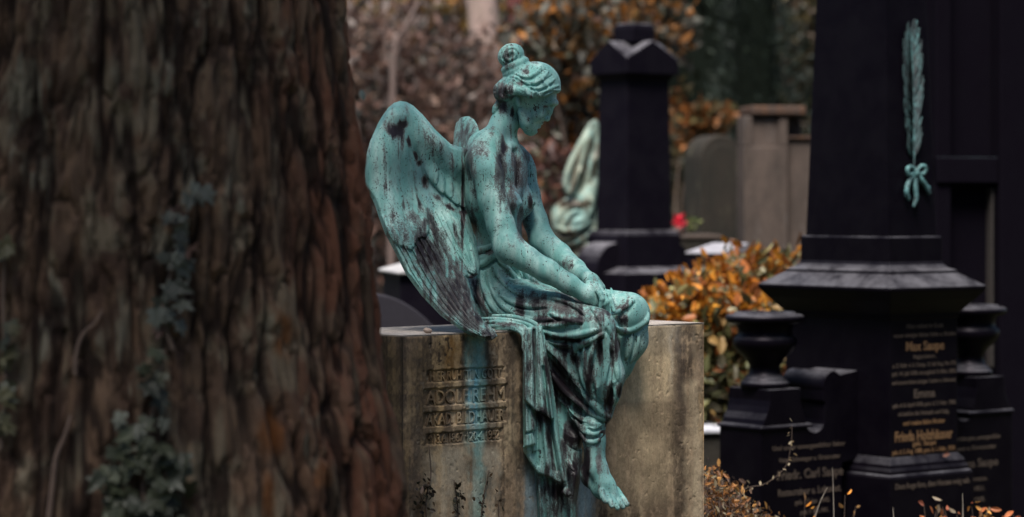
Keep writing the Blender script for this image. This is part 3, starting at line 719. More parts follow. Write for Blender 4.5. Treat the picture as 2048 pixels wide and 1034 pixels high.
def build_drape():
    g = SDF(P(945, 1085, 7.75) - np.array([.02, .08, 0.0]), P(1180, 628, 7.9) + np.array([.02, .16, .02]), .0026 * Q)
    ras = Raster(1030, 630, 1190, 1090)
    def folds(lst):
        r = np.zeros(ras.X.shape)
        for pts, wd, a in lst:
            d, t, sd = strokedist(crv(pts, 24), ras.X, ras.Y); r = r + a * np.exp(-(d / wd) ** 2)
        return r
    v = [([(1052, 655), (1051, 720), (1052, 800), (1055, 900)], 4.5, .016), ([(1062, 655), (1064, 730), (1063, 800), (1068, 900)], 4, .013), ([(1073, 655), (1078, 730), (1084, 800), (1092, 900), (1100, 960)], 5, .016), ([(1083, 660), (1093, 735), (1103, 815), (1114, 880), (1128, 960)], 5.5, .016), ([(1068, 660), (1071, 760), (1074, 830), (1076, 930)], 2.5, -.010), ([(1086, 735), (1094, 800), (1104, 880), (1114, 940)], 3, -.012)]
    low = [([(1078, 940), (1080, 1010), (1082, 1080)], 4, .014), ([(1092, 950), (1096, 1010), (1098, 1080)], 5, .014), ([(1112, 960), (1112, 1010), (1112, 1080)], 5, .016), ([(1130, 985), (1128, 1030), (1126, 1080)], 5, .014), ([(1150, 950), (1144, 1010), (1138, 1080)], 5, .010)]
    # lower tail, behind
    sheet(g, ras, [(1066, 880), (1100, 870), (1150, 870), (1164, 900), (1160, 960), (1152, 1010), (1146, 1085), (1078, 1085), (1074, 1000), (1068, 940)],
          [(1070, 900, 7.845), (1160, 900, 7.88), (1080, 1080, 7.85), (1146, 1080, 7.89), (1115, 980, 7.85)], .020, folds(low), .004, 8)
    # middle layer with slanting hem
    sheet(g, ras, [(1047, 655), (1085, 652), (1092, 700), (1107, 780), (1118, 860), (1129, 930), (1137, 975), (1144, 988), (1134, 990), (1128, 975), (1104, 958), (1074, 946), (1060, 925), (1047, 903), (1046, 800)],
          [(1047, 660, 7.775), (1088, 660, 7.795), (1046, 900, 7.775), (1136, 980, 7.815), (1090, 800, 7.79), (1075, 945, 7.785)], .012, folds(v), .004, 5)
    # outer layer ending in a zigzag hem
    sheet(g, ras, [(1047, 656), (1084, 652), (1090, 700), (1100, 760), (1108, 838), (1104, 840), (1088, 829), (1071, 822), (1066, 818), (1052, 804), (1048, 800), (1046, 720)],
          [(1047, 660, 7.757), (1086, 660, 7.777), (1050, 800, 7.742), (1106, 838, 7.765)], .010, folds(v), .003, 4)
    sheet(g, ras, [(1050, 806), (1064, 818), (1072, 850), (1070, 862), (1050, 867), (1049, 840)], [(1050, 810, 7.760), (1072, 850, 7.765), (1050, 866, 7.755)], .009, folds(v), .003, 4)
    sheet(g, ras, [(1050, 868), (1066, 862), (1072, 889), (1060, 893), (1046, 897), (1048, 880)], [(1050, 870, 7.762), (1072, 888, 7.760), (1046, 896, 7.755)], .009, folds(v), .003, 4)
    sheet(g, ras, [(1128, 975), (1138, 978), (1145, 989), (1136, 995), (1122, 985)], [(1128, 978, 7.80), (1145, 990, 7.795), (1122, 985, 7.80)], .009, None, .003, 4)
    g.pchain([(1136, 922, 7.82, 6), (1141, 932, 7.81, 5), (1148, 941, 7.80, 3)], .004)
    # cloth spread on the seat, rolling over the edge of the block
    for pts, r in (([(960, 637, 7.80), (990, 638, 7.79), (1022, 641, 7.785), (1052, 648, 7.775), (1070, 662, 7.768), (1075, 700, 7.765)], 4.6), ([(966, 644, 7.785), (1000, 644, 7.775), (1030, 648, 7.765), (1050, 656, 7.758), (1060, 672, 7.752), (1063, 705, 7.75)], 4.8),
                   ([(974, 652, 7.775), (1005, 651, 7.765), (1030, 655, 7.755), (1045, 663, 7.75), (1051, 680, 7.745), (1052, 710, 7.742)], 5.0), ([(985, 631, 7.84), (1022, 633, 7.825), (1056, 641, 7.80), (1076, 653, 7.785), (1085, 675, 7.775), (1088, 705, 7.772)], 4.8),
                   ([(990, 658, 7.77), (1015, 657, 7.76), (1034, 661, 7.75), (1046, 672, 7.745), (1047, 700, 7.745)], 3.5)):
        c = crv(pts, 26); g.chain([P(*q) for q in c], [r * SPX * min(1, .5 + i / 10) for i in range(26)], .0012)
    V, Qd = g.mesh(); px, py = pxy(V)
    st = blobs(px, py, [(1097, 750, 5, 60, .6, -8), (1100, 880, 6, 60, .85, -6), (1082, 835, 16, 16, .9, 30), (1128, 900, 10, 60, .5), (1112, 1000, 40, 60, .45), (1070, 760, 3, 60, .6), (1052, 730, 8, 80, .45), (1068, 700, 3, 40, .6), (1108, 985, 16, 20, .9, 25), (1150, 960, 14, 70, 1.05), (1010, 648, 40, 5, .6, 5), (1094, 940, 8, 12, .6)])
    return npmesh('drape', V, Qd, M_PAT, angel, attrs={'stain': st, 'blue': st * 0})
_b = build_body(); build_hair(_b); build_wing(); build_far_wing(); build_dress(); build_drape()
# ------------------------------------------------------------------ setting
def plane_grid(name, x0, x1, y0, y1, nx, ny, z, mat, kind='structure', amp=0):
    xs = np.linspace(x0, x1, nx); ys = np.linspace(y0, y1, ny); X, Y = np.meshgrid(xs, ys, indexing='ij')
    Z = z + amp * (fbm(X * .5, Y * .5, 0, 4, 4) - .5) if amp else np.full(X.shape, z)
    V = np.stack([X, Y, Z], -1).reshape(-1, 3); i = np.arange(nx * ny).reshape(nx, ny)
    Qd = np.stack([i[:-1, :-1], i[1:, :-1], i[1:, 1:], i[:-1, 1:]], -1).reshape(-1, 4)
    return tag(npmesh(name, V, Qd, mat), kind=kind)
plane_grid('ground', -400, 400, -30, 900, 80, 90, 0.0, mat_stone('soil', (.05, .042, .028), (.035, .045, .02), 1.5, .95, .1, .6, (.10, .06, .03), (1, 1, 1)))
plane_grid('gravel_path', -14, 14, 18.3, 20.0, 60, 8, .012, mat_stone('gravel', (.30, .28, .27), (.20, .19, .18), 9, .95, .1, .6, None, (1, 1, 1)), amp=.01)

# ------------------------------------------------------------------ rotated stone work
class Frame:
    """t runs along the front face, n points out of it, z up"""
    def __init__(s, c, deg):
        a = R(deg); s.c = np.array([c[0], c[1], 0.0]); s.t = np.array([math.cos(a), math.sin(a), 0]); s.n = np.array([math.sin(a), -math.cos(a), 0])
    def w(s, p):
        p = np.atleast_2d(np.asarray(p, float)); return s.c + p[:, :1] * s.t + p[:, 1:2] * s.n + p[:, 2:3] * np.array([0, 0, 1.])
    def ray(s, px, py, noff):
        """(t,z) where the sight line of a pixel meets the plane n = noff"""
        d = np.array([(px - 1024) / F, 1, -(py - HZ) / F]); o = np.array([0, 0, EYE])
        k = (noff - (o - s.c) @ s.n) / (d @ s.n); p = o + k * d - s.c
        return float(p @ s.t), float(p[2])
def bevel(o, wd=.004, seg=2, ang=30):
    m = o.modifiers.new('bevel', 'BEVEL'); m.width = wd; m.segments = seg; m.limit_method = 'ANGLE'; m.angle_limit = R(ang); m.harden_normals = False
    return o
def flat_shade(o):
    o.data.polygons.foreach_set('use_smooth', np.zeros(len(o.data.polygons), dtype=bool)); return o
def loft(name, fr, prof, mat, parent=None, ct=0, cn=0, bv=.004):
    """rectangular rings (z, half t, half n) capped at both ends"""
    V = []
    for z, a, b in prof:
        V += [(ct - a, cn + b, z), (ct + a, cn + b, z), (ct + a, cn - b, z), (ct - a, cn - b, z)]
    n = len(prof); Qd = [(3, 2, 1, 0)]
    for i in range(n - 1):
        for j in range(4): Qd.append((4 * i + j, 4 * i + (j + 1) % 4, 4 * i + 4 + (j + 1) % 4, 4 * i + 4 + j))
    Qd.append(tuple(4 * (n - 1) + j for j in range(4)))
    o = npmesh(name, fr.w(V), np.array(Qd), mat, parent, smooth=False)
    fixn(o); return bevel(o, bv) if bv else o
def fixn(o):
    bm = bmesh.new(); bm.from_mesh(o.data); bmesh.ops.recalc_face_normals(bm, faces=bm.faces); bm.to_mesh(o.data); bm.free(); return o
def prism(name, fr, poly, n0, n1, mat, parent=None, bv=.004, smooth=False):
    """outline in (t,z) extruded along n"""
    k = len(poly); V = [(a, n0, z) for a, z in poly] + [(a, n1, z) for a, z in poly]
    me = bpy.data.meshes.new(name); bm = bmesh.new(); W = fr.w(V)
    off = np.zeros(3); p = parent
    while p is not None: off += np.array(p.location); p = p.parent
    vs = [bm.verts.new(q - off) for q in W]
    bm.faces.new(vs[:k]); bm.faces.new(vs[k:][::-1])
    for i in range(k): bm.faces.new((vs[i], vs[(i + 1) % k], vs[k + (i + 1) % k], vs[k + i]))
    bmesh.ops.recalc_face_normals(bm, faces=bm.faces); bm.to_mesh(me); bm.free(); me.materials.append(mat)
    o = link(bpy.data.objects.new(name, me), parent); return bevel(o, bv) if bv else o
def box(name, fr, t0, t1, n0, n1, z0, z1, mat, parent=None, bv=.004):
    return loft(name, fr, [(z0, abs(t1 - t0) / 2, abs(n1 - n0) / 2), (z1, abs(t1 - t0) / 2, abs(n1 - n0) / 2)], mat, parent, (t0 + t1) / 2, (n0 + n1) / 2, bv)
def lathe(name, c, prof, mat, parent=None, n=64):
    a = np.linspace(0, 2 * np.pi, n, endpoint=False); V = []
    for r, z in prof: V.append(np.stack([c[0] + r * np.cos(a), c[1] + r * np.sin(a), np.full(n, z)], 1))
    V = np.concatenate(V); i = np.arange(len(prof) * n).reshape(len(prof), n); j = np.roll(i, -1, 1)
    Qd = np.stack([i[:-1], j[:-1], j[1:], i[1:]], -1).reshape(-1, 4)
    o = npmesh(name, V, Qd, mat, parent); return fixn(o)
def text_mesh(body, bold=0.0, extrude=.02):
    cu = bpy.data.curves.new('t', 'FONT'); cu.body = body; cu.size = 1; cu.extrude = extrude; cu.offset = bold; cu.resolution_u = 3
    ob = bpy.data.objects.new('t', cu); COL.objects.link(ob)
    bpy.context.view_layer.update()
    me = bpy.data.meshes.new_from_object(ob.evaluated_get(bpy.context.evaluated_depsgraph_get()))
    bpy.data.objects.remove(ob); bpy.data.curves.remove(cu)
    V = np.zeros(len(me.vertices) * 3); me.vertices.foreach_get('co', V); V = V.reshape(-1, 3)
    T = []
    me.calc_loop_triangles(); T = np.zeros(len(me.loop_triangles) * 3, dtype=np.int32); me.loop_triangles.foreach_get('vertices', T)
    bpy.data.meshes.remove(me)
    return V, T.reshape(-1, 3)
def inscription(name, fr, lines, noff, depth, mat, parent, attr=None):
    """lines: (text, t0, t1, z_base, cap_height, bold)"""
    Vs, Ts, k = [], [], 0
    for tx, t0, t1, z, hgt, bold in lines:
        V, T = text_mesh(tx, bold)
        x0, x1 = V[:, 0].min(), V[:, 0].max()
        q = np.zeros_like(V); q[:, 0] = t0 + (V[:, 0] - x0) / (x1 - x0) * (t1 - t0); q[:, 2] = z + V[:, 1] / .70 * hgt
        q[:, 1] = noff + np.where(V[:, 2] > 0, depth, -depth)
        Vs.append(q); Ts.append(T + k); k += len(V)
    V = np.concatenate(Vs)
    W = fr.w(V)
    return npmesh(name, W, np.concatenate(Ts), mat, parent, smooth=False, attrs=None if attr is None else {'col': attr(V)})

# ------------------------------------------------------------------ the inscribed block
BF = Frame((-.3085, 7.5), 41)
BL, BD, BH = 1.204, .42, 1.2165
def block_px(u, z):
    W = BF.w(np.stack([u.ravel(), np.zeros(u.size), z.ravel()], 1)); D = W[:, 1]
    return (1024 + W[:, 0] * F / D).reshape(u.shape), (HZ + (EYE - W[:, 2]) * F / D).reshape(u.shape)
def block_colour(u, n, z):
    """weathering of the stone: rain streaks, copper wash, lichen"""
    w3 = u - n
    base = np.stack([np.full(u.shape, q) for q in (.50, .37, .255)], -1)
    def mixc(c, f):
        nonlocal base
        base = base * (1 - f[..., None]) + np.array(c) * f[..., None]
    st = fbm(w3 * 22, z * 1.6, 1, 5, 21); st2 = fbm(w3 * 60, z * 3, 4, 4, 22); bl = fbm(w3 * 6, z * 4, 7, 5, 23); fi = fbm(w3 * 120, z * 90, 2, 3, 24)
    mixc((.66, .53, .36), sstep(.42, .62, bl) * .75)
    mixc((.44, .31, .16), sstep(.52, .66, fbm(w3 * 9, z * 2.2, 3, 4, 25)) * .7)
    mixc((.075, .058, .048), sstep(.45, .60, st * .5 + st2 * .25 + fi * .25) * .78)
    mixc((.10, .078, .06), sstep(.5, .62, fbm(w3 * 35, z * 30, 5, 4, 26)) * .45)
    mixc((.42, .38, .31), sstep(.60, .72, st2 * .5 + fi * .5) * .5)
    px, py = block_px(u, z)
    fr = (np.abs(n) < .03)
    def band(x0, w, y0, y1, c, a, rag=14, soft=6):
        xx = px + (fbm(px * .03, py * .05, 1, 4, 31) - .5) * rag
        f = np.exp(-((xx - x0) / w) ** 4) * sstep(y0 - 10, y0 + 10, py) * (1 - sstep(y1 - 40, y1 + 40, py)) * a * fr
        mixc(c, f * np.clip(.85 + (st2 - .5) * 2.0 + (fi - .5) * .8, 0, 1))
    band(820, 28, 640, 1500, (.10, .082, .072), .65, 30)
    band(900, 12, 672, 745, (.34, .19, .06), .75); band(916, 12, 680, 740, (.30, .18, .07), .5)
    band(930, 7, 670, 760, (.05, .05, .05), .75, 10); band(973, 6, 672, 740, (.07, .06, .055), .6, 10)
    band(952, 17, 672, 1500, (.32, .62, .62), .85, 14); band(950, 17, 672, 770, (.26, .52, .55), .95, 10)
    band(946, 10, 735, 862, (.24, .62, .82), 1.0, 5)
    band(1035, 16, 665, 1500, (.17, .145, .12), .55); band(1046, 6, 665, 905, (.04, .035, .035), .85, 8)
    band(1064, 15, 905, 1500, (.34, .46, .52), .95, 8); band(1172, 22, 930, 1500, (.36, .48, .55), .95, 10); band(1165, 16, 960, 1500, (.42, .55, .62), .8, 10)
    band(1352, 20, 655, 860, (.085, .065, .058), .92, 26); band(1340, 5, 650, 760, (.42, .40, .38), .7, 22); band(1395, 10, 660, 1500, (.36, .30, .23), .6, 10)
    band(1300, 46, 650, 1000, (.85, .68, .45), .9, 30); band(905, 50, 895, 1500, (.74, .66, .52), .6, 40); band(985, 16, 895, 1500, (.74, .67, .54), .6, 24); band(1235, 22, 690, 1000, (.75, .60, .40), .7, 20); band(1385, 18, 760, 1500, (.78, .64, .45), .7, 20); band(1310, 60, 640, 700, (.40, .37, .33), .5, 30); band(1330, 60, 800, 1500, (.14, .10, .07), .5, 60); band(1230, 40, 800, 1500, (.16, .12, .085), .5, 50)
    # spots of black lichen left of the wing tip
    sp = sstep(.60, .66, fbm(u * 90, z * 70, 2, 3, 33)) * ((px > 860) & (px < 905) & (py < 730) & fr)
    mixc((.05, .042, .038), sp * .85)
    mo = fbm(w3 * 16, z * 13, 9, 5, 71); base = base * (.45 + 1.1 * mo)[..., None]
    return base * np.array([.70, .665, .62])
def zpx(px, py):
    t, z = BF.ray(px, py, 0); return t, z
PANELS = []      # (u0,z at left bottom, left top, u1, right bottom, right top)
for (x0, yt0, yb0, x1, yt1, yb1) in ((854, 741, 764, 1009, 733, 758), (847, 778, 812, 1016, 769, 803), (847, 824, 854, 1015, 815, 844), (852, 866, 890, 1006, 858, 880)):
    a, za = zpx(x0, yb0); _, zb = zpx(x0, yt0); b, zc = zpx(x1, yb1); _, zd = zpx(x1, yt1)
    zlo = (za + zc) / 2; zhi = (zb + zd) / 2; PANELS.append((a, b, zlo, zhi))
M_BLOCK = mat_attr('weathered_sandstone', .9, .15, 120, .62, .4, .003, (1, 1, .6))
block = thing('grave_block', 'wide weathered sandstone block with four sunken lines of raised lettering under the seated angel', 'gravestone', tuple(BF.w((BL / 2, -BD / 2, 0))[0]))
def build_block():
    def panel(nu, nv, fn):
        U, Vv = np.meshgrid(np.linspace(0, 1, nu), np.linspace(0, 1, nv), indexing='ij')
        p = fn(U, Vv); i = np.arange(nu * nv).reshape(nu, nv)
        return p.reshape(-1, 3), np.stack([i[:-1, :-1], i[1:, :-1], i[1:, 1:], i[:-1, 1:]], -1).reshape(-1, 4)
    def rnd(e):      # rounded, chipped arrises
        r = .010; x = np.clip(1 - e / r, 0, 1); return r * .5 * x ** 2
    Vs, Qs, k = [], [], 0
    def front(U, Vv):
        u = U * BL; z = .0 + Vv * BH
        rec = np.zeros(u.shape)
        for a, b, z0, z1 in PANELS:
            wv = (fbm(u * 60, z * 60, 0, 3, 41) - .5) * .004
            e = np.minimum(np.minimum(u - a, b - u), np.minimum(z - z0, z1 - z)) + wv
            rec = np.maximum(rec, .0068 * sstep(-.0015, .0025, e))
        e = np.minimum(np.minimum(u, BL - u), BH - z)
        n = -rec - rnd(e) + (fbm(u * 40, z * 40, 0, 4, 42) - .5) * .0016 + (fbm(u * 5, z * 5, 0, 2, 43) - .5) * .003 - np.maximum(fbm(u * 90, z * 90, 3, 2, 44) - .74, 0) * .012
        n = n * sstep(0, .004, np.minimum(np.minimum(u, BL - u), np.minimum(BH - z, 9)) + .0)
        return np.stack([u, n - .0, z], -1)
    for nu, nv, fn in ((520, 500, front), (160, 200, lambda U, W: np.stack([0 * U, -BD + U * BD, W * BH], -1)), (60, 90, lambda U, W: np.stack([0 * U + BL, -U * BD, W * BH], -1)),
                       (260, 100, lambda U, W: np.stack([U * BL, -W * BD, BH + (fbm(U * 30, W * 12, 0, 4, 45) - .5) * .004 * np.minimum(1, np.minimum(np.minimum(U, 1 - U) * 40, np.minimum(W, 1 - W) * 14))], -1)), (60, 60, lambda U, W: np.stack([BL - U * BL, 0 * U - BD, W * BH], -1))):
        p, q = panel(nu, nv, fn); Vs.append(p); Qs.append(q + k); k += len(p)
    V = np.concatenate(Vs)
    col = block_colour(V[:, 0], V[:, 1], V[:, 2])
    top = V[:, 2] > BH - .004
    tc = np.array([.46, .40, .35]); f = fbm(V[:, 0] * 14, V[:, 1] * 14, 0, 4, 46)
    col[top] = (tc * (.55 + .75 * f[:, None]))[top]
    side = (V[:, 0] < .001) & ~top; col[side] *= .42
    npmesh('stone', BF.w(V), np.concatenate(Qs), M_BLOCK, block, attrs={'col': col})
    rows = ['HIER RUHET IN GOTT', 'ADOLF REHM', 'AKAD. BILDHAUER', '*13.6.1867 †20.4.1952']
    lines = []
    for s, (a, b, z0, z1) in zip(rows, PANELS):
        m = .012; lines.append((s, a + m, b - m, z0 + (z1 - z0) * .10, (z1 - z0) * .80, .0))
    def colf(V):
        c = block_colour(V[:, 0], np.zeros(len(V)), V[:, 2]); return np.minimum(c * 1.0, .8)
    for l in lines: inscription('raised_lettering', BF, [l], -.0055, .0052, M_BLOCK, block, colf)
build_block()
peb = SDF(P(870, 662, 7.72) - .03, P(870, 662, 7.72) + .03, .0015)
c0 = BF.w((BF.ray(870, 662, -.02)[0], -.05, BH + .007))[0]
peb = SDF(c0 - .03, c0 + .03, .0016); peb.ell(c0, (.011, .009, .008), None, .003); peb.ell(c0 + np.array([-.007, 0, .002]), (.008, .008, .007), None, .004)
v, q = peb.mesh(); tag(npmesh('pebble', v, q, mat_flat('pebble_stone', (.35, .27, .22), .8)), 'small pale brown pebble lying on top of the sandstone block', 'pebble')

# ------------------------------------------------------------------ black granite monument with obelisk
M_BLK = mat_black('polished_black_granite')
M_GOLD = mat_flat('faded_gilding', (.135, .075, .036), .5, .4, .4); M_GREYL = mat_flat('grey_lettering', (.062, .046, .037), .6, .3, .4)
MF = Frame((1.483, 10.957), 38)
mon = thing('obelisk_monument', 'tall black granite obelisk with gilded epitaph and bronze palm branch on its shaft', 'monument', (1.483, 10.957, 0))
HT, HN = .197, .298
def ring(lst): return [(z, HT + o * .5, HN + o * .5) for z, o in lst]
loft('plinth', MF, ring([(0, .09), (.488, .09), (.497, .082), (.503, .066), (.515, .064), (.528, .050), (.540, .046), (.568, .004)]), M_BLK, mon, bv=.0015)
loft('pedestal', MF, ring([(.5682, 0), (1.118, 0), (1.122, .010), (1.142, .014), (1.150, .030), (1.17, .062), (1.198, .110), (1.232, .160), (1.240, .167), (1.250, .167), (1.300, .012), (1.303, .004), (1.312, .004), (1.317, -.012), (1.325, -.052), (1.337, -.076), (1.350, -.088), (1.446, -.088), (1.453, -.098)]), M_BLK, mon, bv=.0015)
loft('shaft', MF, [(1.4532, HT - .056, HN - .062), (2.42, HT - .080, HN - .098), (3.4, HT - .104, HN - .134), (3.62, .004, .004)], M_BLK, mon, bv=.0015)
def fit(fr, noff, x0, x1, yb0, yb1, hpx):
    a, za = fr.ray(x0, yb0, noff); b, zb = fr.ray(x1, yb1, noff); D = 10.7
    return a, b, (za + zb) / 2, hpx * D / F
L_gold = [('Frieda Holzhäuser', 1790, 1905, 884, 875, 20), ('und meine liebe Mutter', 1806, 1890, 851, 845, 9), ('geb. Saupe', 1825, 1872, 893, 888, 10), ('geb. d. 5. Aug. 1880, gest. d. 1. Febr. 1939.', 1784, 1911, 910, 899, 9), ('Max Saupe', 1812, 1888, 702, 698, 18)]
L_grey = [('Hier ruhet in Gott', 1813, 1886, 657, 654, 9), ('unser einziger lieber Sohn u. Bruder', 1788, 1912, 675, 670, 8), ('Ingenieur,', 1827, 1872, 717, 715, 8), ('z. Z. Gefr. d. 6. Comp. 12. Inf. Reg. No 177.', 1785, 1912, 736, 729, 8), ('geb. 14. Juli 1878, verunglückt 9. März 1902.', 1784, 1912, 752, 745, 8), ('und unserer lieben einzigen Tochter u. Schwester', 1784, 1912, 769, 763, 8),
          ('Emma', 1828, 1870, 796, 793, 17), ('geb. d. 6. April 1878, gest. d. 3. Febr. 1902.', 1785, 1912, 815, 808, 8), ('ob bald in die Heimath und Selig.', 1796, 1898, 832, 826, 8)]
for nm, LL, mt in (('epitaph', L_gold, M_GOLD), ('epitaph', L_grey, M_GREYL)):
    for s, x0, x1, y0, y1, h in LL: inscription('text_line', MF, [(s, *fit(MF, HN, x0, x1, y0, y1, h), .022 if h > 12 else .012)], HN + .0003, .0012, mt, mon)
inscription('motto', MF, [('Dem Auge fern, dem Herzen ewig nah.', *fit(MF, HN + .045, 1791, 1940, 978, 966, 11), .015)], HN + .0453, .0012, M_GREYL, mon)
# wings with rolled scrolls, mirrored about the obelisk
def wing_profile(sg):
    def q(px, py): return MF.ray(px, py, .12)
    zz = lambda py: EYE - (py - HZ) * 10.5 / F
    pts = [(-.735, 0), (-.735, zz(852)), (-.722, zz(848)), (-.715, zz(838))]
    pts += [(-.700, zz(825)), (-.690, zz(812)), (-.684, zz(800)), (-.684, zz(778)), (-.516, zz(778)), (-.516, zz(800)), (-.505, zz(822)), (-.490, zz(842))]
    for i in range(9):                                            # dip between pedestal and scroll
        a = math.pi * (1 + i / 8); pts.append((-.437 + .053 * math.cos(a) * .98, zz(845) + .048 * math.sin(a)))
    pts += [(-.380, zz(812)), (-.392, zz(806))]
    for i in range(11):
        a = math.pi * (1.08 - .60 * i / 10); pts.append((-.330 + .062 * math.cos(a), zz(778) + .062 * math.sin(a)))
    pts += [(-.298, zz(756)), (-HT - .001, zz(748)), (-HT - .001, zz(930)), (-HT - .088, zz(935)), (-HT - .0915, 0)]
    return [(sg * a, z) for a, z in pts]
for sg in (-1, 1):
    pr = wing_profile(-sg)
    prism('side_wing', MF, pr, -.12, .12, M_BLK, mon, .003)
    # socle collar and plinth ledge standing proud of the wing
    ct = sg * .60
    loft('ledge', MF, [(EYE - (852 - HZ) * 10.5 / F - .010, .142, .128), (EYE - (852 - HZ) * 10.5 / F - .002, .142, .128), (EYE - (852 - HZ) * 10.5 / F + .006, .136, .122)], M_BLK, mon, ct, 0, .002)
zL = lambda py: EYE - (py - HZ) * 10.4 / F
WL = [('Und unser unvergesslicher lieber', 1545, 1690, 905, 887, 9), ('Vater, Schwieger u. Grossvater', 1557, 1680, 927, 914, 9), ('Friedr. Carl Saupe', 1555, 1686, 963, 947, 18), ('Restaurateur u. Lokomot.', 1556, 1682, 995, 980, 14), ('geb. 17. Jan. 1842.', 1590, 1660, 1010, 1002, 9), ('gest. 9. Mai 1901.', 1600, 1658, 1030, 1022, 9)]
for s, x0, x1, y0, y1, h in WL: inscription('side_text_line', MF, [(s, *fit(MF, .12, x0, x1, y0, y1, h), .015)], .1203, .0012, M_GREYL, mon)
def fitr(x0, x1, y0, y1, h):
    a, za = MF.ray(x0, y0, .12); b, zb = MF.ray(x1, y1, .12); return a, b, (za + zb) / 2, h * 11.3 / F
WR = [('unsere liebe gute, unvergessliche', 1895, 2000, 885, 874, 8), ('Mutter u. Grossmutter', 1905, 1992, 903, 895, 8), ('Anna Saupe', 1912, 1996, 938, 929, 16), ('geb. Hermann.', 1905, 1975, 966, 960, 9), ('geb. 1851.', 1926, 1970, 984, 980, 9), ('gest. 1908.', 1924, 1970, 1006, 1002, 9)]
for s, x0, x1, y0, y1, h in WR: inscription('side_text_line', MF, [(s, *fitr(x0, x1, y0, y1, h), .015)], .1203, .0012, M_GREYL, mon)
# vases: stone urns standing on the socles
def vase(ct, label):
    c = MF.w((ct, 0, 0))[0]; z0 = EYE - (778 - HZ) * 10.5 / F
    t = thing('stone_urn', label, 'urn', (c[0], c[1], z0), 'black urns beside the obelisk')
    pr = [(.0, 0), (.098, 0), (.098, .018), (.094, .024), (.088, .026), (.085, .036), (.080, .040), (.066, .056), (.060, .074), (.062, .092), (.080, .118), (.108, .142), (.124, .166), (.129, .182), (.126, .198), (.113, .208), (.109, .218), (.110, .236), (.118, .254)]
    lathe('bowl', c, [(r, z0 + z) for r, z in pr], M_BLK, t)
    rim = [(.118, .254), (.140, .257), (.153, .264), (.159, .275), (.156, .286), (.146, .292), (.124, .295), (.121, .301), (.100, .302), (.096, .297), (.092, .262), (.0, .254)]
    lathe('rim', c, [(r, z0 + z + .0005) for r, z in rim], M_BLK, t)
vase(-.60, 'wide rimmed black granite urn on the near side pedestal, beside the sandstone block')
vase(.60, 'wide rimmed black granite urn half hidden behind the obelisk pedestal')
# bronze palm branch tied with a bow
M_PALM = mat_patina('palm_bronze', (.055, .15, .16), (.14, .30, .31), (.006, .006, .009), (.018, .02, .024), .17)
def hn_at(z): return HN - .062 - (z - 1.4532) / (2.42 - 1.4532) * .036
def on_shaft(px, py, lift=0.0):
    z = 1.8
    for _ in range(4): t, z = MF.ray(px, py, hn_at(z))
    return np.array([t, hn_at(z) + lift, z])
def strip(curve, width, lift, ridge=.004):
    """leaf blade lying on the shaft: curve in px, width px (list)"""
    c = crv(curve, 10); V = []; n = len(c)
    wd = np.interp(np.linspace(0, 1, n), np.linspace(0, 1, len(width)), width)
    for i in range(n):
        d = c[min(i + 1, n - 1)] - c[max(i - 1, 0)]; d = d / (np.hypot(*d) + 1e-9); nn = np.array([-d[1], d[0]])
        for s, up in ((-1, 0), (0, ridge), (1, 0)):
            q = c[i] + nn * s * wd[i] * .5; V.append(on_shaft(q[0], q[1], lift[0] + (lift[1] - lift[0]) * i / (n - 1) + up))
    V = np.array(V); k = len(V); B = V.copy(); B[:, 1] -= .004; V = np.vstack([V, B]); Qd = []
    for i in range(n - 1):
        for s in (0, 1):
            a = 3 * i + s; Qd += [(a, a + 1, a + 4, a + 3), (k + a, k + a + 3, k + a + 4, k + a + 1)]
        a = 3 * i; Qd += [(a, a + 3, k + a + 3, k + a), (a + 2, k + a + 2, k + a + 5, a + 5)]
    return MF.w(V), np.array(Qd)
def join(parts):
    k = 0; V = []; Qd = []
    for v, q in parts: V.append(v); Qd.append(q + k); k += len(v)
    return np.concatenate(V), np.concatenate(Qd)
fr_parts = []; rr = random.Random(5)
stem = [(1824, 345), (1824, 260), (1823, 170), (1820, 110), (1816, 58)]
sc_ = crv(stem, 60)
for i in range(26):
    f = .10 + .88 * i / 26; p = sc_[int(f * 59)]
    for sg in (-1, 1):
        ln = (62 if sg > 0 else 56) * (.55 + .6 * math.sin(math.pi * min(1, f * 1.05))) * rr.uniform(.8, 1.1); sp = (16 if sg > 0 else 21) * math.sin(math.pi * (.18 + .78 * f)) * rr.uniform(.75, 1.1)
        fr_parts.append(strip([(p[0], p[1]), (p[0] + sg * sp * .7, p[1] - ln * .45), (p[0] + sg * sp, p[1] - ln)], [1.8, 4.6, 3.6, .8], (.005 + .001 * (i % 3), .012 + rr.uniform(0, .012)), .005))
v, q = join(fr_parts); o = npmesh('palm_branch', v, q, M_PALM, mon, smooth=False, attrs={'stain': np.full(len(v), .30), 'blue': np.zeros(len(v))}); fixn(o)
st_ = SDF(MF.w(on_shaft(1824, 200))[0] - np.array([.18, .2, .42]), MF.w(on_shaft(1824, 200))[0] + np.array([.18, .2, .40]), .0035)
for a, b in zip(sc_[:-1], sc_[1:]): st_.cone(MF.w(on_shaft(*a, .012))[0], MF.w(on_shaft(*b, .012))[0], .0045, .004, .002)
v, q = st_.mesh(); npmesh('stalk', v, q, M_PALM, o, attrs={'stain': np.full(len(v), .2), 'blue': np.zeros(len(v))})
bw = SDF(MF.w(on_shaft(1830, 372))[0] - np.array([.14, .16, .14]), MF.w(on_shaft(1830, 372))[0] + np.array([.14, .16, .14]), .0022)
def bt(pts, r, k=.003):
    c = crv(pts, 16); bw.chain([MF.w(on_shaft(x, y, l))[0] for x, y, l in c], list(np.interp(np.linspace(0, 1, 16), np.linspace(0, 1, len(r)), r)), k)
bt([(1824, 343, .018), (1814, 334, .024), (1806, 338, .026), (1810, 350, .022), (1823, 344, .018)], [.006, .008, .009, .008, .006])
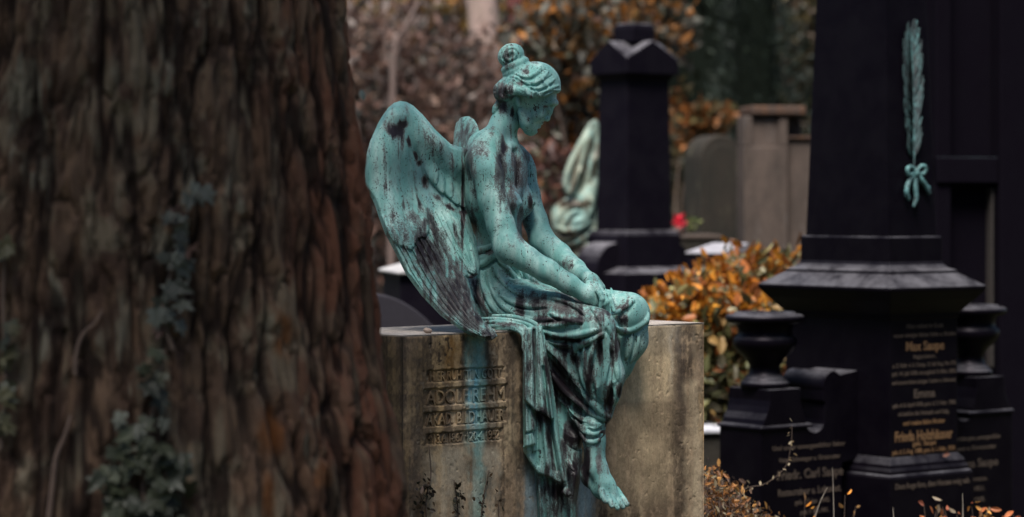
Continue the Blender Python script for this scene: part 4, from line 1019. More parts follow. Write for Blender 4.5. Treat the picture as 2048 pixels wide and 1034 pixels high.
bt([(1826, 343, .018), (1834, 332, .024), (1842, 336, .026), (1838, 348, .022), (1826, 345, .018)], [.006, .008, .009, .008, .006])
bt([(1825, 340, .024), (1825, 348, .024)], [.010, .010])
bt([(1822, 350, .016), (1812, 362, .018), (1806, 382, .020), (1811, 398, .018)], [.008, .009, .010, .007]); bt([(1818, 352, .016), (1809, 370, .012), (1806, 392, .014)], [.005, .006, .005])
bt([(1825, 350, .016), (1824, 375, .018), (1826, 395, .018), (1822, 412, .016)], [.008, .009, .009, .006]); bt([(1829, 352, .016), (1829, 380, .012), (1826, 404, .012)], [.005, .006, .004])
bt([(1828, 349, .016), (1836, 360, .020), (1846, 374, .018), (1853, 386, .016)], [.008, .010, .009, .008]); bt([(1833, 354, .014), (1841, 364, .012), (1855, 376, .012)], [.005, .006, .006])
v, q = bw.mesh(); npmesh('ribbon_bow', v, q, M_PALM, o, attrs={'stain': np.full(len(v), .1), 'blue': np.zeros(len(v))})

# ------------------------------------------------------------------ dark tomb wall behind it
M_TOMB = mat_black('dark_sandstone', (.003, .0022, .0042), (.02, .027, .03), .75, .03)
TF = Frame(P(1868, 400, 12.9)[:2], 20)
tomb = thing('tomb_wall', 'large black stone tomb front with sunken panels behind the obelisk', 'tomb', (TF.c[0], TF.c[1], 0))
box('wall', TF, 0, 1.9, -.5, -.05, 0, 4.2, M_TOMB, tomb)
box('pilaster', TF, 0, .085, -.05, .02, .9, 4.0, M_TOMB, tomb, .008); box('pilaster', TF, .34, 1.7, -.05, .05, .0, 4.0, M_TOMB, tomb, .008)
box('lintel', TF, .0, .34, -.05, .035, 1.68, 1.81, M_TOMB, tomb, .008); box('cornice', TF, -.06, 1.9, -.5, .09, 4.2, 4.45, M_TOMB, tomb, .02)
box('plinth', TF, -.05, .34, -.05, .08, 0, .62, M_TOMB, tomb, .01)
M_STRIP = mat_flat('worn_metal', (.035, .03, .028), .5, .5)
box('metal_strip', TF, .318, .328, -.05, .004, .78, 1.66, M_STRIP, tomb, .001)

# ------------------------------------------------------------------ gabled black monument
M_BLK2 = mat_black('dull_black_granite', (.0030, .0022, .0048), (.13, .125, .14), .5, .05)
GF = Frame((P(1255, 400, 15.0)[0] + .335 / 2 * .788 - .274 / 2 * .616, 15.0 + .335 / 2 * .616 + .274 / 2 * .788), 38)
gab = thing('gabled_monument', 'square black granite pillar with gabled cap and block finial, behind the seated angel', 'monument', (GF.c[0], GF.c[1], 0))
gt, gn = .168, .137; zg = lambda py: EYE - (py - HZ) * 15.05 / F
loft('base', GF, [(0, gt + .26, gn + .26), (.55, gt + .26, gn + .26), (.57, gt + .14, gn + .14), (zg(545), gt + .14, gn + .14), (zg(535), gt + .04, gn + .04), (zg(470), gt + .035, gn + .035), (zg(461), gt + .02, gn + .02)], M_BLK2, gab, bv=.006)
loft('shaft', GF, [(zg(461), gt, gn), (zg(160), gt - .012, gn - .012), (zg(148), gt + .01, gn + .01)], M_BLK2, gab, bv=.005)
def cap():
    a, b = gt + .028, gn + .028; z0, z1, z2 = zg(148), zg(118), zg(80)
    V = [(-a, b, z0), (a, b, z0), (a, -b, z0), (-a, -b, z0), (-a, b, z1), (a, b, z1), (a, -b, z1), (-a, -b, z1), (0, b, z2), (a, 0, z2), (0, -b, z2), (-a, 0, z2), (0, 0, z2)]
    f4 = [(3, 2, 1, 0), (4, 8, 12, 11), (8, 5, 9, 12), (12, 9, 6, 10), (11, 12, 10, 7)]
    f5 = [(0, 1, 5, 8, 4), (1, 2, 6, 9, 5), (2, 3, 7, 10, 6), (3, 0, 4, 11, 7)]
    return fixn(npmesh('gabled_cap', GF.w(V), [np.array(f4), np.array(f5)], M_BLK2, gab, smooth=False))
bevel(cap(), .006)
loft('finial', GF, [(zg(84), .085, .085), (zg(55), .085, .085), (zg(44), .075, .075)], M_BLK2, gab, bv=.008)
for sg, dx in ((-1, 0), (1, 0)):
    pts = [(sg * (gt + .0405), zg(470)), (sg * (gt + .0405), zg(700))] + [(sg * (gt + .20), zg(700)), (sg * (gt + .20), zg(540))] + [(sg * (gt + .04 + .16 * math.cos(x)), zg(545) + .17 * math.sin(x)) for x in np.linspace(.15, 1.5, 7)]
    prism('scroll_buttress', GF, pts, -.10, .10, M_BLK2, gab, .006)

# ------------------------------------------------------------------ other graves behind
M_BROWNSTONE = mat_stone('brown_headstone', (.030, .024, .019), (.018, .017, .014), 5, .9, .2, .4, (.055, .05, .034))
M_PALE = mat_stone('pale_sandstone', (.088, .066, .056), (.050, .039, .034), 6, .9, .2, .4, (.10, .085, .08))
M_RUST = mat_stone('lichen_top', (.10, .055, .035), (.06, .045, .04), 20, .95, .1, .4)
HF = Frame(P(1402, 400, 17.0)[:2], 22)
hs = thing('arched_headstone', 'grey brown headstone with rounded top, between the gabled monument and pale pillar', 'gravestone', (HF.c[0], HF.c[1], 0))
pts = [(0, 0), (.30, 0), (.30, 1.78)] + [(.15 + .15 * math.cos(a), 1.86 + .16 * math.sin(a)) for a in np.linspace(0, math.pi, 17)] + [(0, 1.78)]
prism('slab', HF, pts, -.26, 0, M_BROWNSTONE, hs, .012)
prism('panel', HF, [(.03, .3), (.27, .3), (.27, 1.76)] + [(.15 + .12 * math.cos(a), 1.83 + .13 * math.sin(a)) for a in np.linspace(0.1, math.pi - .1, 13)] + [(.03, 1.76)], .001, .012, M_BROWNSTONE, hs, .006)
LF = Frame(P(1488, 400, 16.0)[:2], 8)
z16 = lambda py: EYE - (py - HZ) * 16.0 / F
st = thing('pale_pillar_gravestone', 'pale pinkish stone pillar grave with sunken panel and rusty lichen on top', 'gravestone', (LF.c[0], LF.c[1], 0))
s16 = 16.0 / F
box('pillar', LF, 0, 90 * s16, -.20, 0, 0, z16(292), M_PALE, st, .008)
box('frame_side', LF, 0, 18 * s16, -.20, 0, z16(292), z16(232), M_PALE, st, .006); box('frame_side', LF, 72 * s16, 90 * s16, -.20, 0, z16(292), z16(232), M_PALE, st, .006)
box('sunken_panel', LF, 18 * s16, 72 * s16, -.20, -.018, z16(292), z16(232), M_PALE, st, .004)
box('capstone', LF, 14 * s16, 126 * s16, -.32, .02, z16(230), z16(211), M_RUST, st, .012)
box('shoulder', LF, 90 * s16, 175 * s16, -.30, -.06, 0, z16(278), M_PALE, st, .01); box('shoulder_back', LF, 90.5 * s16, 126 * s16, -.30, -.10, z16(278), z16(231), M_PALE, st, .01)
box('shoulder_cap', LF, 91 * s16, 178 * s16, -.31, -.04, z16(278), z16(271), M_RUST, st, .006)
# low desk shaped slab
DF = Frame(P(1375, 400, 14.3)[:2], -32)
zs = lambda py: EYE - (py - HZ) * 14.4 / F
ds = thing('desk_gravestone', 'low black gravestone with pale sloping top behind the orange bush', 'gravestone', (DF.c[0], DF.c[1], 0))
M_PALETOP = mat_stone('pale_top', (.30, .29, .32), (.20, .195, .22), 8, .7, .3)
box('body', DF, 0, .20, -.30, 0, 0, zs(508), M_BLK2, ds, .006)
V = [(-.01, .01, zs(507)), (.21, .01, zs(507)), (.21, -.31, zs(507)), (-.01, -.31, zs(507)), (-.01, .01, zs(503)), (.21, .01, zs(503)), (.21, -.31, zs(486)), (-.01, -.31, zs(486))]
bevel(fixn(npmesh('sloped_top', DF.w(V), np.array([(0, 1, 2, 3), (4, 5, 6, 7), (0, 1, 5, 4), (1, 2, 6, 5), (2, 3, 7, 6), (3, 0, 4, 7)]), M_PALETOP, ds, smooth=False)), .004)
PFr = Frame(P(1345, 400, 16.2)[:2], 10)
pl = thing('grave_ledge', 'grey stone grave ledge carrying a red flower pot beside the gabled monument', 'gravestone', (PFr.c[0], PFr.c[1], 0))
box('body', PFr, 0, .30, -.4, 0, 0, EYE - (478 - HZ) * 16.2 / F, M_BROWNSTONE, pl, .008); box('top', PFr, -.01, .31, -.41, .01, EYE - (478 - HZ) * 16.2 / F + .0005, EYE - (470 - HZ) * 16.2 / F, M_PALE, pl, .006)
# graves left of the angel
SF = Frame(P(800, 400, 12.6)[:2], 12); z12 = lambda py: EYE - (py - HZ) * 12.6 / F
sg_ = thing('roofed_gravestone', 'black gravestone with white sloping roof slab behind the near bronze wing', 'gravestone', (SF.c[0], SF.c[1], 0))
box('body', SF, 0, .5, -.5, 0, 0, z12(549), M_BLK2, sg_, .006)
prism('roof_slab', SF, [(-.02, z12(549)), (-.02, z12(543)), (.20, z12(519)), (.42, z12(519)), (.53, z12(543)), (.53, z12(549))], -.53, .03, mat_stone('white_stone', (.36, .35, .35), (.28, .27, .28), 8, .7), sg_, .006)
CF = Frame(P(690, 400, 11.4)[:2], 12); z11 = lambda py: EYE - (py - HZ) * 11.4 / F
cs_ = thing('curved_headstone', 'low dark grey headstone with broad curved top behind the tree trunk', 'gravestone', (CF.c[0], CF.c[1], 0))
pts = [(-.1, 0), (.52, 0)] + [(x, z11(588) - 2.2 * (x - .12) ** 2 * .9) for x in np.linspace(.52, -.1, 16)]
prism('slab', CF, pts, -.16, 0, mat_black('grey_granite', (.016, .015, .019), (.035, .034, .038), .6, .3), cs_, .008)
# pale border wall under the bush
KF = Frame(P(1385, 400, 11.9)[:2], 6)
kb = thing('grave_border', 'pale grey stone grave border below the orange leaved bush', 'kerb', (KF.c[0], KF.c[1], 0))
box('wall', KF, 0, .40, -.22, -.01, 0, EYE - (868 - HZ) * 11.9 / F, M_BROWNSTONE, kb, .006); box('coping', KF, -.02, .42, -.36, .01, EYE - (868 - HZ) * 11.9 / F + .0005, EYE - (858 - HZ) * 11.9 / F, mat_stone('pale_coping', (.46, .46, .50), (.36, .36, .4), 8, .8), kb, .006)

# ------------------------------------------------------------------ second, blurred bronze figure
M_PAT2 = mat_patina('pale_verdigris', (.20, .26, .21), (.34, .38, .31), (.04, .03, .022), (.13, .10, .065), .12)
def build_second():
    D0 = 15.6; fx = lambda px, py, d=0: P(px, py, D0 + d); s = D0 / F
    r = thing('kneeling_bronze_figure', 'pale green bronze kneeling angel with raised wing beside the gabled black monument', 'statue', tuple(P(1170, 640, D0)))
    g = SDF(fx(1090, 900, -.35) - .03, fx(1260, 230, .35) + .03, .009)
    g.chain([fx(1215, 300), fx(1212, 350), fx(1205, 420), fx(1190, 470)], [.06, .13, .15, .16], .05)      # bowed torso
    g.ell(fx(1226, 278), (.075, .085, .095), None, .04)
    g.chain([fx(1200, 330, -.12), fx(1170, 400, -.2), fx(1130, 440, -.15)], [.06, .055, .04], .03)
    g.ell(fx(1150, 440, -.1), (.14, .16, .14), None, .05); g.ell(fx(1170, 480), (.20, .22, .16), None, .06); g.ell(fx(1185, 560), (.22, .24, .24), None, .08)
    g.blur(1)
    g.ridges([([(1104, 440), (1110, 418), (1126, 405), (1150, 402)], 7, 3, .02), ([(1116, 445), (1124, 425), (1140, 412), (1162, 410)], 6, 2, .02), ([(1130, 448), (1140, 430), (1156, 420)], 6, 2, .02), ([(1150, 446), (1172, 436), (1184, 415), (1184, 395)], 7, 3, .02),
              ([(1110, 452), (1135, 462), (1160, 455), (1182, 440)], 8, 4, .02), ([(1108, 470), (1130, 478), (1150, 470), (1182, 452)], 6, 2, .02), ([(1128, 492), (1150, 486), (1178, 468)], 6, 2, .02), ([(1170, 400), (1172, 420), (1166, 440)], 5, 2, .02)])
    v, q = g.mesh(); px, py = pxy(v)
    stn = blobs(px, py, [(1150, 408, 40, 7, .8), (1130, 470, 40, 8, .7), (1160, 500, 30, 10, .8)])
    npmesh('body', v, q, M_PAT2, r, attrs={'stain': stn, 'blue': stn * 0})
    ras = Raster(1080, 220, 1260, 460); w = SDF(fx(1095, 420, -.3) - .02, fx(1240, 230, .1) + .02, .007)
    poly = [(1192, 238), (1180, 244), (1168, 262), (1152, 292), (1138, 318), (1128, 345), (1124, 372), (1132, 388), (1148, 396), (1170, 394), (1190, 400), (1206, 392), (1210, 320), (1206, 262)]
    rel = np.zeros(ras.X.shape)
    for pts, wd_, am in (([(1190, 245), (1172, 300), (1158, 350), (1150, 392)], 9, .030), ([(1178, 255), (1152, 310), (1136, 350), (1132, 385)], 8, .026), ([(1194, 300), (1182, 340), (1180, 390)], 7, .030), ([(1165, 330), (1150, 365), (1138, 390)], 5, .02), ([(1200, 260), (1196, 320), (1194, 385)], 6, .022)):
        dd, t_, _ = strokedist(crv(pts, 20), ras.X, ras.Y); rel = rel + am * np.exp(-(dd / wd_) ** 2) * sstep(0, .25, t_)
    sheet(w, ras, poly, [(1192, 240, D0 - .15), (1125, 370, D0 - .22), (1205, 380, D0 - .12), (1160, 300, D0 - .2), (1190, 330, D0 - .17)], .035, rel, .008, 9)
    v, q = w.mesh(); px, py = pxy(v); stn = blobs(px, py, [(1172, 320, 5, 60, .6, 12), (1150, 350, 5, 40, .55, 12), (1190, 330, 4, 60, .5, 5)])
    npmesh('wing', v, q, M_PAT2, r, attrs={'stain': stn, 'blue': stn * 0})
    box('rock_base', Frame(P(1175, 400, D0)[:2], 20), -.32, .34, -.3, .32, 0, fx(1170, 620)[2], M_BROWNSTONE, r, .02)
build_second()
# ------------------------------------------------------------------ vegetation
M_LEAF = mat_leaf('leaf'); M_DULL = mat_leaf('dull_leaf', .65, .1)
M_TWIG = mat_flat('twig_bark', (.11, .08, .065), .9, .1); M_TWIGP = mat_flat('pinkish_twig', (.13, .095, .085), .9, .1); M_STRAW = mat_flat('dry_straw', (.42, .36, .30), .8, .2)
OVAL = (np.array([(0, 0, 0), (.22, .30, .05), (.24, .6, .06), (0, 1, -.05), (-.24, .6, .06), (-.22, .30, .05), (0, .45, -.03)], float), [(0, 1, 6, 5), (1, 2, 6, 6), (2, 3, 4, 6), (4, 5, 6, 6)])
def leafmesh(shape): 
    V, f = shape; return V
DIAM_V = np.array([(0, 0, 0), (.26, .5, .07), (0, 1.0, -.03), (-.26, .5, .07)], float); DIAM_Q = np.array([(0, 1, 2, 3)])
OV_V = np.array([(0, 0, 0), (.20, .22, .04), (.27, .52, .07), (.16, .82, .04), (0, 1.0, -.04), (-.16, .82, .04), (-.27, .52, .07), (-.20, .22, .04), (0, .5, -.02)], float)
OV_Q = np.array([(0, 1, 2, 8), (8, 2, 3, 4), (8, 4, 5, 6), (0, 8, 6, 7)])
IVY_V = np.array([(0, 0, 0), (.18, -.12, .0), (.42, .05, -.03), (.25, .30, .04), (.48, .52, -.05), (.20, .58, .04), (0, 1.0, -.08), (-.20, .58, .04), (-.48, .52, -.05), (-.25, .30, .04), (-.42, .05, -.03), (-.18, -.12, 0), (0, .35, -.02)], float)
IVY_Q = np.array([(0, 1, 2, 3), (12, 0, 3, 3), (12, 3, 4, 5), (12, 5, 6, 7), (12, 7, 8, 9), (12, 9, 0, 0), (0, 9, 10, 11)])
IVY_T = np.array([(0, 1, 12), (1, 2, 3), (1, 3, 12), (3, 4, 5), (3, 5, 12), (5, 6, 12), (6, 7, 12), (7, 8, 9), (7, 9, 12), (9, 10, 11), (9, 11, 12), (11, 0, 12)])
def rand_rot(n, up=None, spread=1.0, r=None):
    """n random frames; the leaf axis leans towards 'up' (n,3)"""
    r = r or rng
    d = r.normal(size=(n, 3)) * spread
    if up is not None: d = d + up
    d /= np.linalg.norm(d, axis=1)[:, None] + 1e-9
    h = r.normal(size=(n, 3)); s = np.cross(d, h); s /= np.linalg.norm(s, axis=1)[:, None] + 1e-9
    return s, d, np.cross(s, d)
def leaf_cloud(name, pos, size, pal, mat, parent, up=None, spread=1.0, shape='diam', weights=None, asp=1.0, frames=None):
    n = len(pos); LV, LQ = {'diam': (DIAM_V, DIAM_Q), 'oval': (OV_V, OV_Q), 'ivy': (IVY_V, IVY_T)}[shape]
    s, d, nn = frames if frames is not None else rand_rot(n, up, spread)
    sz = np.asarray(size) * np.ones(n)
    V = pos[:, None, :] + sz[:, None, None] * (LV[None, :, :1] * asp * s[:, None, :] + LV[None, :, 1:2] * d[:, None, :] + LV[None, :, 2:] * nn[:, None, :])
    Qd = LQ[None] + (np.arange(n) * len(LV))[:, None, None]
    pal = np.asarray(pal, float); c = pal[rng.choice(len(pal), n, p=weights)] * rng.uniform(.7, 1.3, (n, 1)) * (.35 + 1.3 * fbm(pos[:, 0] * 2.2, pos[:, 1] * 2.2, pos[:, 2] * 2.2, 3, 77))[:, None]
    return npmesh(name, V.reshape(-1, 3), Qd.reshape(-1, LQ.shape[1]), mat, parent, smooth=False, attrs={'col': np.repeat(c, len(LV), 0)})
def tubes(name, curves, mat, parent, sides=6):
    """curves: list of (points, radii)"""
    V, Qd, k = [], [], 0
    for pts, rad in curves:
        p = np.asarray(pts, float); n = len(p); rad = np.asarray(rad) * np.ones(n)
        T = np.gradient(p, axis=0); T /= np.linalg.norm(T, axis=1)[:, None] + 1e-9
        h = np.array([.31, .22, .92]) if abs(T[0] @ np.array([.31, .22, .92])) < .9 else np.array([1., 0, 0])
        a = np.cross(T, h); a /= np.linalg.norm(a, axis=1)[:, None] + 1e-9; b = np.cross(T, a)
        th = np.linspace(0, 2 * np.pi, sides, endpoint=False)
        ring = p[:, None] + rad[:, None, None] * (np.cos(th)[None, :, None] * a[:, None] + np.sin(th)[None, :, None] * b[:, None])
        i = np.arange(n * sides).reshape(n, sides) + k; j = np.roll(i, -1, 1)
        V.append(ring.reshape(-1, 3)); Qd.append(np.stack([i[:-1], j[:-1], j[1:], i[1:]], -1).reshape(-1, 4)); k += n * sides
    return npmesh(name, np.concatenate(V), np.concatenate(Qd), mat, parent)
def ell_pts(cl, n, shell=.35, per=22, spread=.075):
    """points in clumps (px,py,D,rx,ry,rd_m,weight)"""
    w = np.array([c[6] if len(c) > 6 else c[3] * c[4] for c in cl], float); w /= w.sum(); out = []; upv = []
    for c, m in zip(cl, rng.multinomial(n, w)):
        d = rng.normal(size=(m, 3)); d /= np.linalg.norm(d, axis=1)[:, None]; r = (shell + (1 - shell) * rng.random(m)) ** .7
        s = c[2] / F
        if per:                                                     # leaves sit in tufts with gaps between them
            kc = max(2, m // per); pick = rng.integers(0, kc, m); d = d[pick]; r = r[pick]
            d2 = d * r[:, None]; out.append(P(c[0], c[1], c[2]) + d2 * np.array([c[3] * s, c[5], c[4] * s]) + np.clip(rng.normal(size=(m, 3)), -1.7, 1.7) * spread * (.6 + .8 * rng.random(kc))[pick][:, None]); upv.append(d); continue
        d2 = d * r[:, None]
        out.append(P(c[0], c[1], c[2]) + d2 * np.array([c[3] * s, c[5], c[4] * s])); upv.append(d)
    return np.concatenate(out), np.concatenate(upv)
def branches(base, tips, r0, r1, wob=.08, n=8):
    cs = []
    for t in tips:
        q = np.linspace(0, 1, n)[:, None]; c = base * (1 - q) + t * q; c = c + np.sin(q * np.pi) * rng.normal(size=3) * wob
        c[:, 2] += np.sin(q[:, 0] * np.pi) * .12 * np.linalg.norm(t - base) * .4
        cs.append((c, np.linspace(r0, r1, n)))
    return cs
def shrub(name, label, cat, base, cl, n, size, pal, group=None, wts=None, shape='diam', up=(0, 0, .5), spread=1.0, stems=14, mat=None, tw=None, r0=.025, shell=.35, asp=1.0, outw=.8, per=22, tuft=.10):
    t = thing(name, label, cat, tuple(base), group)
    p, d = ell_pts(cl, n, shell, per, tuft)
    leaf_cloud('foliage', p, rng.uniform(size[0], size[1], len(p)), pal, mat or M_LEAF, t, d * outw + np.array(up), spread, shape, wts, asp)
    tp = p[rng.choice(len(p), stems)]
    tubes('stems', branches(np.array(base), tp, r0, .004), tw or M_TWIG, t)
    return t
M_INNER = mat_flat('inner_needles', (.005, .007, .005), .95, .05)
# --- far dark evergreens that close the view
GREEN = [(0.0066, 0.0108, 0.0060), (0.0090, 0.0144, 0.0078), (0.0048, 0.0078, 0.0054), (0.0135, 0.0165, 0.0075)]
def conifer(px, D, hgt, rad, label, pal, n=4200, size=(.12, .26), nm='conifer_tree', at=None):
    b = P(px, 400, D); b[2] = 0
    if at: b = np.array([at[0], at[1], 0.])
    t = thing(nm, label, 'tree', tuple(b), 'evergreens closing the view')
    z = hgt * rng.random(n) ** 1.15; rr = rad * np.clip((1 - z / hgt) * 1.25, .04, 1) ** .8 * (.55 + .5 * rng.random(n)); a = rng.random(n) * 2 * np.pi
    lob = 1 + .18 * np.sin(a * 5 + z * 3)
    p = np.stack([b[0] + rr * lob * np.cos(a), b[1] + rr * lob * np.sin(a), z + .1], 1)
    u = np.stack([np.cos(a), np.sin(a), 0 * a + .9], 1)
    leaf_cloud('crown', p, rng.uniform(size[0], size[1], n), pal, M_DULL, t, u * 1.2, .5, 'diam', None, .7)
    zz = np.linspace(0, hgt * .95, 8); tubes('trunk', [(np.stack([b[0] + 0 * zz, b[1] + 0 * zz, zz], 1), np.linspace(rad * .12, .02, 8))], M_TWIG, t, 10)
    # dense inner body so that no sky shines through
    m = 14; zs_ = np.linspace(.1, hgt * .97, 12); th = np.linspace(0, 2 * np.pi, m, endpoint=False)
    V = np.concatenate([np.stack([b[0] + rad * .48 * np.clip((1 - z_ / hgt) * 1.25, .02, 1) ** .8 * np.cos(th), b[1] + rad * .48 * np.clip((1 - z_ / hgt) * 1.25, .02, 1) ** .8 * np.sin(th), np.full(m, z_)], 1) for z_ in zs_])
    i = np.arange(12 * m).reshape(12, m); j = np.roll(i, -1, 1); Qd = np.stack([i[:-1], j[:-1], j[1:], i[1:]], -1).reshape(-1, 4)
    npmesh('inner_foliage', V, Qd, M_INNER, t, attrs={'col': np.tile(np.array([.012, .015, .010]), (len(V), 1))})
    return t
for i, (px, D, h, r, lb) in enumerate([(-560, 28, 10, 2.4, 'dark evergreen at the far left end of the row'), (-250, 30, 10, 2.3, 'dark evergreen second from the far left of the row'), (50, 31, 9, 2.2, 'dark evergreen third from the far left of the row'), (320, 29, 10, 2.3, 'dark evergreen hidden by the big trunk'), (2400, 32, 10, 2.4, 'dark evergreen at the far right end of the row'), (560, 33, 9, 2.0, 'dark evergreen far behind the tree trunk'), (800, 34, 9.5, 2.1, 'dark evergreen far behind the pinkish shrub'), (1030, 33, 10, 2.0, 'dark evergreen far behind the bronze angel head'), (1230, 34, 9, 2.0, 'dark evergreen straight behind the gabled monument'), (1400, 31, 9.5, 1.7, 'black looking evergreen left of the slim green cypress'),
                                       (1640, 33, 9, 1.8, 'dark evergreen behind the obelisk shaft'), (1850, 34, 9, 2.2, 'dark evergreen behind the black tomb front'), (2100, 34, 10, 2.2, 'dark evergreen beyond the right end of the tomb')]):
    conifer(px, D, h, r, lb, GREEN if i != 6 else [(.05, .045, .03), (.04, .035, .025)])
conifer(1512, 24, 6.5, .50, 'slim dark green cypress rising behind the pale pillar gravestone', [(.013, .020, .014), (.009, .015, .011), (.018, .026, .017)], 5200, (.05, .11), 'cypress_tree')
# --- unseen tall evergreens added beside and behind the camera to darken reflections and low sky
for i, (x, y, h, r, lb) in enumerate([(-6, -9, 10, 2.6, 'unseen tall evergreen behind the photographer, left'), (-1.5, -10, 11, 2.7, 'unseen tall evergreen straight behind the photographer'), (3.2, -10, 10, 2.7, 'unseen tall evergreen behind the photographer, right of the middle'), (7.5, -7, 11, 2.8, 'unseen tall evergreen behind the photographer, far right'), (-9.5, -3, 10, 2.6, 'unseen tall evergreen left of the photographer'), (-10, 4, 11, 2.7, 'unseen tall evergreen far left of the big trunk'), (-10, 11, 10, 2.6, 'unseen tall evergreen far left of the russet shrub'), (9.5, -1, 10, 2.6, 'unseen tall evergreen right of the photographer'), (10, 5, 11, 2.8, 'unseen tall evergreen far right of the obelisk'), (11, 11, 10, 2.6, 'unseen tall evergreen right of the black tomb front')]):
    conifer(1024, 20, h, r, lb, GREEN, 900, (.3, .6), at=(x, y))
# --- shrubs
PINK = [(0.1138, 0.0636, 0.0503), (0.1406, 0.0803, 0.0620), (0.0938, 0.0553, 0.0452), (0.0670, 0.0385, 0.0318), (0.1674, 0.1038, 0.0770), (0.1607, 0.1272, 0.1138), (0.0503, 0.0503, 0.0435)]
g0 = lambda px, D: np.array([P(px, 400, D)[0], D, 0.0])
shrub('russet_shrub', 'big pinkish brown shrub behind the wings, with pale leaf flecks', 'shrub', g0(850, 22), [(780, 200, 22, 120, 130, .8), (900, 260, 22, 120, 130, .8), (990, 200, 22.5, 70, 130, .6), (840, 110, 22.5, 130, 80, .8), (800, 380, 22, 120, 120, .8), (930, 420, 22, 120, 120, .8), (720, 100, 22, 60, 130, .7), (860, 560, 22, 160, 120, .8)], 9000, (.06, .13), PINK, tw=M_TWIGP, stems=30)
shrub('yellowing_shrub', 'taller yellow ochre and orange shrub at the top behind the russet one', 'shrub', g0(900, 24), [(760, 60, 24, 90, 60, .6), (900, 35, 24, 110, 55, .6), (960, 60, 24, 60, 50, .5), (1000, 20, 24, 60, 40, .5)], 2600, (.08, .16), [(.24, .15, .04), (.28, .13, .035), (.20, .17, .10), (.36, .30, .24), (.11, .09, .05), (.62, .55, .48)], wts=[.26, .2, .2, .1, .2, .04], stems=20)
ORG = [(0.2081, 0.0786, 0.0139), (0.2312, 0.0925, 0.0185), (0.1202, 0.0648, 0.0231), (0.0555, 0.0601, 0.0416), (0.1387, 0.1341, 0.1110), (0.0601, 0.0324, 0.0231), (0.0324, 0.0277, 0.0185), (0.0231, 0.0208, 0.0139)]
shrub('orange_shrub', 'orange and grey green shrub right behind the bronze angel face', 'shrub', g0(1140, 20), [(1130, 90, 20, 70, 80, .5), (1190, 45, 20, 90, 45, .5), (1280, 50, 20.5, 90, 50, .5), (1320, 70, 20.5, 45, 45, .4), (1150, 200, 20, 70, 90, .5), (1120, 330, 20, 70, 110, .5), (1080, 60, 20, 60, 60, .5), (1200, 330, 20, 60, 120, .5)], 4200, (.07, .15), ORG, stems=24)
shrub('dark_red_shrub', 'dark reddish shrub below the orange one, between angel and kneeling figure', 'shrub', g0(1110, 18.5), [(1100, 360, 18.5, 50, 80, .4), (1090, 440, 18.5, 60, 70, .4), (1120, 540, 18.5, 90, 70, .4)], 1500, (.06, .12), [(.10, .04, .035), (.07, .035, .03), (.14, .06, .04), (.05, .05, .03)], stems=14)
shrub('small_orange_shrub', 'low bright orange shrub between the gabled monument and the cypress', 'shrub', g0(1410, 20), [(1415, 240, 20, 22, 30, .2), (1392, 255, 20, 28, 34, .2), (1436, 222, 20, 16, 18, .2), (1362, 190, 20.5, 14, 16, .2)], 600, (.06, .12), [(.26, .09, .02), (.20, .08, .025), (.12, .10, .04), (.08, .06, .03)], stems=10, tuft=.05)
shrub('dark_shrub', 'shadowy brown green shrub left of the obelisk shaft', 'shrub', g0(1600, 25.5), [(1610, 100, 25.5, 50, 120, .5), (1620, 260, 25.5, 50, 100, .5), (1390, 340, 25.5, 50, 70, .4)], 1300, (.08, .15), [(.045, .036, .016), (.05, .03, .016), (.03, .032, .02), (.075, .055, .02)], stems=12)
BUSH = [(0.3828, 0.1452, 0.0165), (0.4356, 0.1980, 0.0264), (0.3036, 0.1056, 0.0165), (0.1980, 0.0660, 0.0198), (0.2244, 0.1980, 0.0858), (0.3036, 0.2838, 0.1980), (0.0660, 0.0660, 0.0330)]
shrub('orange_leaved_bush', 'bright orange leaved bush spilling behind the right end of the sandstone block', 'bush', g0(1440, 12.6), [(1500, 552, 12.6, 56, 38, .22), (1440, 582, 12.5, 66, 40, .25), (1385, 608, 12.4, 60, 36, .22), (1340, 624, 12.4, 36, 30, .18), (1550, 575, 12.6, 42, 42, .2), (1470, 612, 12.3, 80, 42, .2), (1570, 536, 12.8, 24, 16, .1)], 2500, (.036, .088), BUSH, wts=[.25, .17, .17, .15, .09, .07, .10], shape='oval', stems=26, r0=.008, up=(0, -.3, .35), spread=.8, asp=.85, shell=.5, per=11, tuft=.042)
shrub('lower_bush', 'dull olive and red lower growth beneath the bright orange bush', 'bush', g0(1450, 12.8), [(1440, 690, 12.3, 60, 60, .2), (1470, 770, 12.3, 55, 70, .2), (1425, 770, 12.3, 40, 60, .2), (1520, 650, 12.4, 60, 50, .2)], 1500, (.05, .10), [(.10, .10, .04), (.16, .15, .06), (.30, .10, .03), (.06, .05, .025), (.20, .12, .04)], wts=[.3, .2, .14, .26, .1], shape='oval', stems=20, r0=.008, asp=.9)
